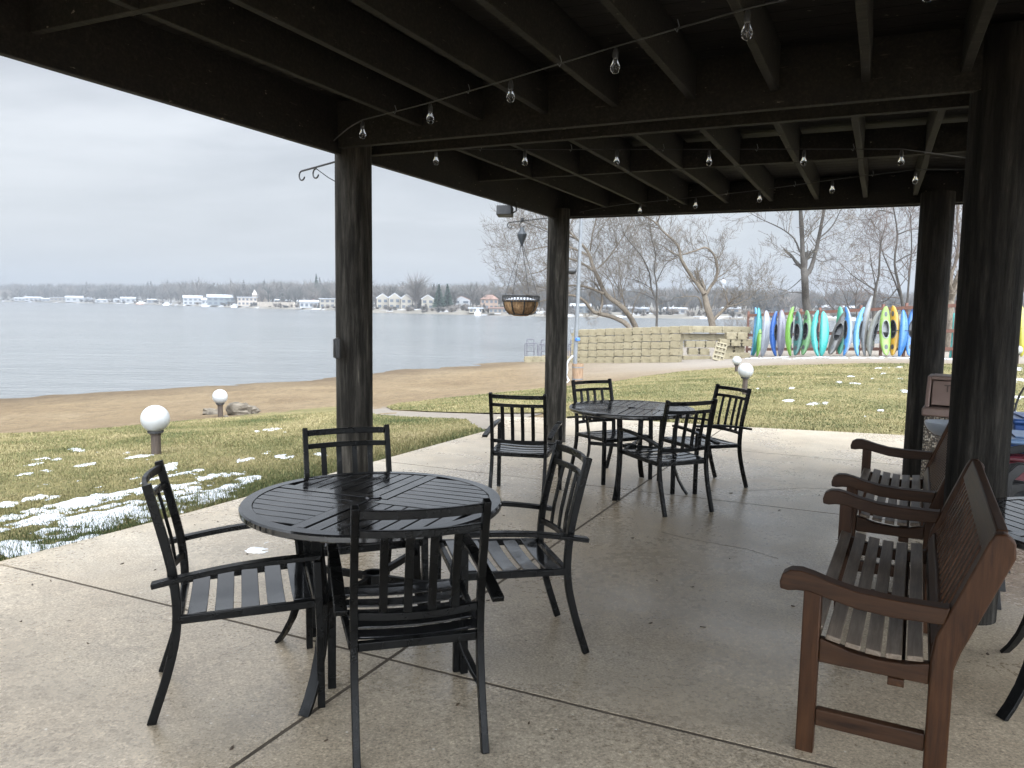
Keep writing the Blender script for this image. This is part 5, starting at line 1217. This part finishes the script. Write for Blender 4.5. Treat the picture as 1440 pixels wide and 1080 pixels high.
def house(u0, u1, hpx, col, label, off=12, roof='gable', wins=2, rz=None, roofcol=None, depth=8., storeys=1, rh=.38):
    p, d = far_at((u0+u1)/2, off); y = p[1]; w_ = (u1-u0)*y/f; hh = hpx*y/f; wall_h = hh*(1-rh)
    t = thing('lake_house', label, 'house', (p[0], p[1], p[2]-.2), rz if rz is not None else -math.atan2(p[0], p[1])*1.0, 'houses on the far shore')
    wm = nmat('house_siding', tuple(c*.62 for c in col), tuple(min(.85, c*.74) for c in col), .7, (.7, .9)); rm = snowm if roofcol is None else nmat('house_roof', tuple(c*.9 for c in roofcol), roofcol, 1, (.7, .9))
    MB().box((0, 0, wall_h/2), (w_, depth, wall_h)).build('wall', wm, t, 0)
    e = .35
    if roof == 'gable': MB().prism([(-depth/2-e, wall_h+.02), (depth/2+e, wall_h+.02), (depth/2+e, wall_h+.2), (0, hh), (-depth/2-e, wall_h+.2)], lambda yy, z, x: (x, yy, z), -w_/2-e, w_/2+e).build('roof', rm, t, 20)
    elif roof == 'front': 
        MB().prism([(-w_/2-e, wall_h+.02), (w_/2+e, wall_h+.02), (w_/2+e, wall_h+.25), (0, hh+.2), (-w_/2-e, wall_h+.25)], lambda xx, z, yy: (xx, yy, z), -depth/2+.25, depth/2+e).build('roof', rm, t, 20)
        MB().prism([(-w_/2, wall_h), (w_/2, wall_h), (0, hh)], lambda xx, z, yy: (xx, yy, z), -depth/2, -depth/2+.24).build('gable', wm, t, 0)
    elif roof == 'hip': MB().add([(-w_/2-e, -depth/2-e, wall_h), (w_/2+e, -depth/2-e, wall_h), (w_/2+e, depth/2+e, wall_h), (-w_/2-e, depth/2+e, wall_h), (-w_*.2, 0, hh), (w_*.2, 0, hh)], [(0, 1, 5, 4), (1, 2, 5), (2, 3, 4, 5), (3, 0, 4), (3, 2, 1, 0)]).build('roof', rm, t, 0)
    else: MB().box((0, 0, wall_h+.2), (w_+.8, depth+.8, .4)).build('roof', rm, t, 0)
    gm = plastic((.06, .07, .085), 'house_window', (.1, .2))
    for s in range(storeys):
        zc_ = wall_h*(s+.55)/storeys
        for k in range(wins):
            x = -w_/2+w_*(k+.5)/wins; ww = min(2.4, w_/wins*.55); wh = min(1.5, wall_h/storeys*.5)
            MB().box((x, -depth/2-.02, zc_), (ww, .1, wh)).build('window', gm, t, 0)
    if roof == 'gable' and w_ > 9: MB().box((w_*.25, .8, hh-.1), (.8, .8, 1.4)).build('chimney', plastic((.16, .09, .07), 'brick'), t, 0)
    return t
WH = (.36, .365, .37); CR = (.30, .27, .22); BE = (.22, .19, .155); GY = (.20, .21, .225); TN = (.21, .175, .14); BG = (.15, .17, .18)
HL = [(22, 35, 5.2, WH, 'long low white cottage near the left end of the far shore', 10, 'gable', 3), (37, 58, 6.4, WH, 'wide white cottage with a snowy roof at the left of the far shore', 14, 'gable', 4), (60, 70, 5, GY, 'small grey cottage beside the wide white one', 10, 'gable', 2), (72, 92, 6, BE, 'low beige boathouse behind a snowy dock', 16, 'flat', 4),
      (94, 116, 8.6, WH, 'tall white house with a flat snowy roof, left part of the far shore', 12, 'gable', 3), (119, 130, 6, GY, 'grey hut right of the tall white house', 25, 'front', 1), (135, 151, 5.2, WH, 'low hut with a broad snowy roof', 10, 'hip', 2), (160, 168, 6, WH, 'small white gabled house among trees', 18, 'front', 1), (171, 190, 8, WH, 'white house with a dormer above the orange boat cover', 20, 'gable', 3), (208, 219, 6, GY, 'grey cottage half hidden by trees', 20, 'gable', 2),
      (259, 284, 13, WH, 'white two-storey house with balconies', 12, 'gable', 4), (284, 294, 9, WH, 'low white annexe beside the two-storey white house', 18, 'gable', 2), (293, 330, 15, BG, 'blue grey boathouse under one big snowy roof', 16, 'gable', 5), (335, 361, 13, (.42, .36, .30), 'white-roofed brown two-storey house right of the blue grey boathouse', 18, 'flat', 5), (374, 386, 6, WH, 'little white house above the long wall', 60, 'gable', 2), (388, 407, 7, BE, 'beige house behind the long wall', 55, 'gable', 3), (422, 447, 11, WH, 'white cottage row at the right end of the long wall', 10, 'gable', 4), (450, 471, 14, CR, 'cream house just left of the near pillar', 14, 'flat', 3),
      (530, 546, 21, CR, 'left block of the cream gabled apartments', 22, 'front', 2), (547, 563, 22, CR, 'middle block of the cream gabled apartments', 22, 'front', 2), (564, 579, 21, CR, 'right block of the cream gabled apartments', 22, 'front', 2), (593, 610, 20, CR, 'separate cream apartment block beyond the big bare tree', 26, 'front', 2), (636, 661, 17, WH, 'white house with snowy gables left of the brown villa', 40, 'front', 2), (676, 700, 21, (.27, .19, .14), 'brown villa with a hipped roof', 34, 'hip', 4), (660, 678, 7, CR, 'low cream boathouse at the water', 6, 'flat', 3), (688, 712, 8, BE, 'beige boathouse below the brown villa', 6, 'flat', 4), (722, 752, 8, CR, 'cream boathouse behind the hanging basket', 8, 'flat', 4),
      (803, 830, 13, BG, 'pale blue house behind the leaning pole', 20, 'gable', 3), (845, 870, 9, WH, 'white house behind the willow', 40, 'gable', 3), (885, 912, 8, GY, 'grey house between the willow and the slender tree', 30, 'gable', 3), (935, 965, 9, WH, 'white house behind the hooked tree', 24, 'gable', 3), (1010, 1040, 9, BE, 'beige house right of the hooked tree', 36, 'gable', 3), (1073, 1092, 17, GY, 'grey gabled house with snowy roof above the left kayaks', 40, 'front', 2), (1090, 1107, 14, GY, 'lower grey gabled wing beside the grey house', 38, 'front', 1), (1150, 1200, 11, BE, 'long low house behind the middle of the kayak row', 50, 'gable', 5)]
for h in HL:
    u0_, u1_, hp, col, lab, off, rf, wn = h
    house(u0_, u1_, hp, col, lab, off, rf, wn, storeys=2 if hp > 12.5 else 1, rh=.30 if rf != 'flat' else .12, roofcol=(.17, .10, .075) if 'villa' in lab else None)
# two-towered tan house, long retaining wall, water tower
p, d = far_at(367, 40); t = thing('tower_house', 'tan house with two pointed turrets above the long wall', 'house', tuple(p), -math.atan2(p[0], p[1])); s = p[1]/f
wm = nmat('tan_stucco', TN, tuple(c*1.1 for c in TN), 1); MB().box((0, 0, 5*s), (22*s, 8, 10*s)).build('wall', wm, t, 0); MB().prism([(-4.4, 10*s), (4.4, 10*s), (0, 14*s)], lambda y_, z, x: (x, y_, z), -11.5*s, 11.5*s).build('roof', nmat('slate_roof', (.12, .11, .11), (.18, .17, .17), 2), t, 0)
for x, w_, hh in ((-8, 6, 19), (8, 8, 19.5)):
    tw = MB().box((x*s, -4, hh*.35*s), (w_*s, w_*s, hh*.7*s)).build('turret', wm, t, 0); MB().add([((x-w_*.6)*s, -4-w_*.6*s, hh*.702*s), ((x+w_*.6)*s, -4-w_*.6*s, hh*.702*s), ((x+w_*.6)*s, -4+w_*.6*s, hh*.702*s), ((x-w_*.6)*s, -4+w_*.6*s, hh*.702*s), (x*s, -4, hh*1.08*s)], [(0, 1, 4), (1, 2, 4), (2, 3, 4), (3, 0, 4), (3, 2, 1, 0)]).build('spire', nmat('tan_roof', (.30, .26, .23), (.36, .32, .29), 2), tw, 0)
pa1, _ = far_at(363, 9); pa2, _ = far_at(414, 9); wl_ = MB().path([pa1+np.array([0, 0, .4]), (pa1+pa2)/2+np.array([0, 0, .4]), pa2+np.array([0, 0, .4])], 1., 4.4).build('retaining_wall', nmat('stone_wall', (.26, .22, .18), (.38, .33, .27), .8, bmp=.5), smooth=0); tag(wl_, 'long tan stone retaining wall on the far shore', 'wall')
tw = thing('water_tower', 'white domed water tower far off beside the hooked tree', 'water tower', (1012-720 and (1012-720)/f*640, 640, 3)); s = 640/f
MB().lathe([(0, 30*s), (2*s, 30.5*s), (4*s, 32.5*s), (4.3*s, 34*s), (3.6*s, 36.5*s), (2*s, 38*s), (0, 38.6*s)], 24).build('tank', nmat('white_tank', (.36, .37, .39), (.42, .43, .44), 1), tw, 60); MB().lathe([(2.5*s, 0), (1.6*s, 6*s), (1.2*s, 30.4*s)], 12).build('stem', nmat('white_tank', (.60, .62, .64), (.7, .71, .73), 1), tw)
# docks and covered boats along the bank
rgb = np.random.default_rng(9)
for i, (u, lab) in enumerate([(84, 'snow covered dock far left below the beige boathouse'), (250, 'snow covered dock left of the white two-storey house'), (300, 'snow covered dock below the blue grey boathouse'), (345, 'snow covered dock left of the long wall'), (350+70, 'snow covered dock at the right end of the long wall'), (548, 'snow covered dock below the cream apartments'), (700, 'snow covered dock below the beige boathouse'), (980, 'snow covered dock left of the hooked tree trunk')]):
    p, d = far_at(u, -3); t = thing('boat_dock', lab, 'dock', (p[0], p[1], -1.9), -math.atan2(p[0], p[1]), 'docks on the far shore'); L = 9*p[1]/f
    MB().box((0, 0, .55), (L, 3, .18)).build('planking', plastic((.20, .17, .14), 'dock_wood'), t, 0); MB().box((0, 0, .72), (L-.1, 2.9, .15)).build('snow_cover', snowm, t, 0)
    for k in range(4): MB().box((-L/2+.3+k*(L-.6)/3, -1.3, -.2), (.25, .25, 1.3)).build('pile', plastic((.10, .085, .07), 'dock_pile'), t, 0)
for i, (u, wpx, col, lab) in enumerate([(199, 15, (.42, .20, .12), 'orange brown covered boat at the far shore'), (235, 12, (.62, .64, .67), 'white boat with a raised cabin at the far shore'), (290, 14, (.55, .58, .62), 'white wrapped boat below the low white annexe'), (330, 10, (.5, .52, .55), 'small pale boat left of the long wall'), (672, 9, (.6, .6, .6), 'small white boat below the brown villa')]):
    p, d = far_at(u, -5); s = p[1]/f; t = thing('moored_boat', lab, 'boat', (p[0], p[1], -1.9), -math.atan2(p[0], p[1]), 'boats along the far shore'); L = wpx*s
    MB().prism([(-L/2, .9), (-L*.42, 0), (L*.36, 0), (L/2, 1.1)], lambda x, z, y_: (x, y_*(1-.5*max(0, x/(L/2))), z), -1.3, 1.3).build('hull', plastic(col, 'boat_hull'), t, 20)
    MB().prism([(-L*.45, .92), (L*.42, 1.05), (L*.1, 2.4), (-L*.2, 2.3)], lambda x, z, y_: (x, y_*(1-.3*z/3), z), -1.1, 1.1).build('cover', snowm if i != 0 else plastic((.62, .62, .62), 'boat_cover'), t, 20)
# far woods: one mass of bare crowns, twigs as slivers
def wood_mass(name, spots, stops, seed, label=None):
    rg = np.random.default_rng(seed); VV = []; TT = []
    for (x, y, z, h, wd, con, tt) in spots:
        d = math.hypot(x, y); nn = int(150 if d < 420 else 110); w0 = .055*max(1, d/330)
        if con:
            zz = rg.uniform(.06, 1, nn)**.8; rr = (1-zz)*wd*.42+.1; a = rg.uniform(0, 2*PI, nn); b0 = np.stack([x+rr*.15*np.cos(a), y+rr*.15*np.sin(a), z+h*zz], 1); b1 = np.stack([x+rr*np.cos(a), y+rr*np.sin(a), z+h*zz-.12*rr], 1); w_ = np.full(nn, .42*max(1, d/400))
        else:
            zz = rg.uniform(.15, .62, nn); a = rg.uniform(0, 2*PI, nn); ln = rg.uniform(.25, .55, nn)*h; el = rg.uniform(.35, 1.35, nn)
            s0 = wd*.22*rg.uniform(0, 1, nn)*(zz*1.3); b0 = np.stack([x+s0*np.cos(a), y+s0*np.sin(a), z+h*zz], 1)
            b1 = b0+np.stack([ln*np.cos(el)*np.cos(a)*wd/h*1.2, ln*np.cos(el)*np.sin(a)*wd/h*1.2, ln*np.sin(el)], 1); b1[:, 2] = np.minimum(b1[:, 2], z+h*rg.uniform(.8, 1.04, nn)); w_ = w0*rg.uniform(.6, 2.2, nn)
            b0[:6] = [x, y, z-.5]; b1[:6] = np.stack([x+rg.normal(0, .5, 6), y+rg.normal(0, .5, 6), np.full(6, z+h*.7)], 1); w_[:6] = .22
        sx_ = np.array([y, -x, 0])/d
        sgn = rg.normal(0, 1, (nn, 1)); pz = np.array([0, 0, 1.]); wv = sx_[None]*w_[:, None]*.8+pz[None]*w_[:, None]*.5*np.sign(sgn)
        VV.append(np.stack([b0-wv, b0+wv, b1+wv*.4], 1)); TT.append(np.repeat(np.clip(tt+rg.normal(0, .12, nn), 0, 1), 3))
    V = np.concatenate(VV).reshape(-1, 3); tm = tint_mat(name+'_bark', stops, .95)
    return np_mesh(name, V, 3, np.arange(len(V)), tm, None if label else 'stuff', np.concatenate(TT))
spots = []; rg = np.random.default_rng(17)
for k in range(2300):
    u = rg.uniform(-120, 1560); off = rg.choice([rg.uniform(26, 60), rg.uniform(60, 160), rg.uniform(160, 300)], p=[.22, .4, .38])
    p, d = far_at(u, off); h = rg.uniform(10, 17)*(1.15 if u < 300 else .95)
    if u > 520: h *= .72
    if u > 800: h *= .92
    h *= .72+.55*float(fbm(np.array(u*.02), np.array(off*.01), 6)); spots.append((p[0], p[1], p[2], h, h*rg.uniform(.6, .95), rg.random() < .045, rg.uniform(.15, .6)))
STP = [(0, (.030, .036, .034)), (.3, (.060, .056, .052)), (.6, (.105, .092, .082)), (1, (.19, .165, .14))]
wood_mass('far_woods', spots, STP, 1)
for u, off, h, wd, con, tt, lab, nm in [(8, 14, 13, 15, 0, .95, 'tan leafless willow at the far left of the opposite shore', 'lakeside_tree'), (585, 20, 16, 15, 0, .5, 'big bare tree between the cream apartment blocks', 'lakeside_tree'), (617, 18, 10, 9, 1, .05, 'dark green conifer right of the cream apartments', 'conifer'), (445, 70, 17, 9, 1, .1, 'tall conifer behind the cottage row left of the near pillar', 'conifer'), (629, 22, 10, 8, 1, .05, 'shorter dark conifer beside the first one', 'conifer')]:
    p, d = far_at(u, off); o = wood_mass(nm, [(p[0], p[1], p[2], h, wd, con, tt)]*4, STP if not con else [(0, (.018, .034, .024)), (1, (.04, .065, .045))], int(u), lab); tag(o, lab, 'tree', 'single trees on the far shore')
low = []
for k in range(420):
    u = rg.uniform(-60, 1500); p, d = far_at(u, rg.uniform(2, 30)); h = rg.uniform(1.2, 3.4); low.append((p[0], p[1], p[2]-.4, h, h*1.6, rg.random() < .2, rg.uniform(.2, .9)))
wood_mass('shore_brush', low, STP, 5)

# ------------------------------------------------------------------ wintry haze over the lake
hz = MB().box((0, 400, 26), (5600, 3200, 62)).build('haze', None, smooth=0); tag(hz, kind='stuff')
hm = bpy.data.materials.new('haze_air'); hm.use_nodes = True; nt = hm.node_tree; nt.nodes.remove(nt.nodes['Principled BSDF'])
vol = N(nt, 'ShaderNodeVolumePrincipled'); vol.inputs['Color'].default_value = (.30, .315, .335, 1); vol.inputs['Density'].default_value = .0008; vol.inputs['Anisotropy'].default_value = .2
nt.links.new(vol.outputs[0], nt.nodes['Material Output'].inputs['Volume']); hz.data.materials.append(hm)
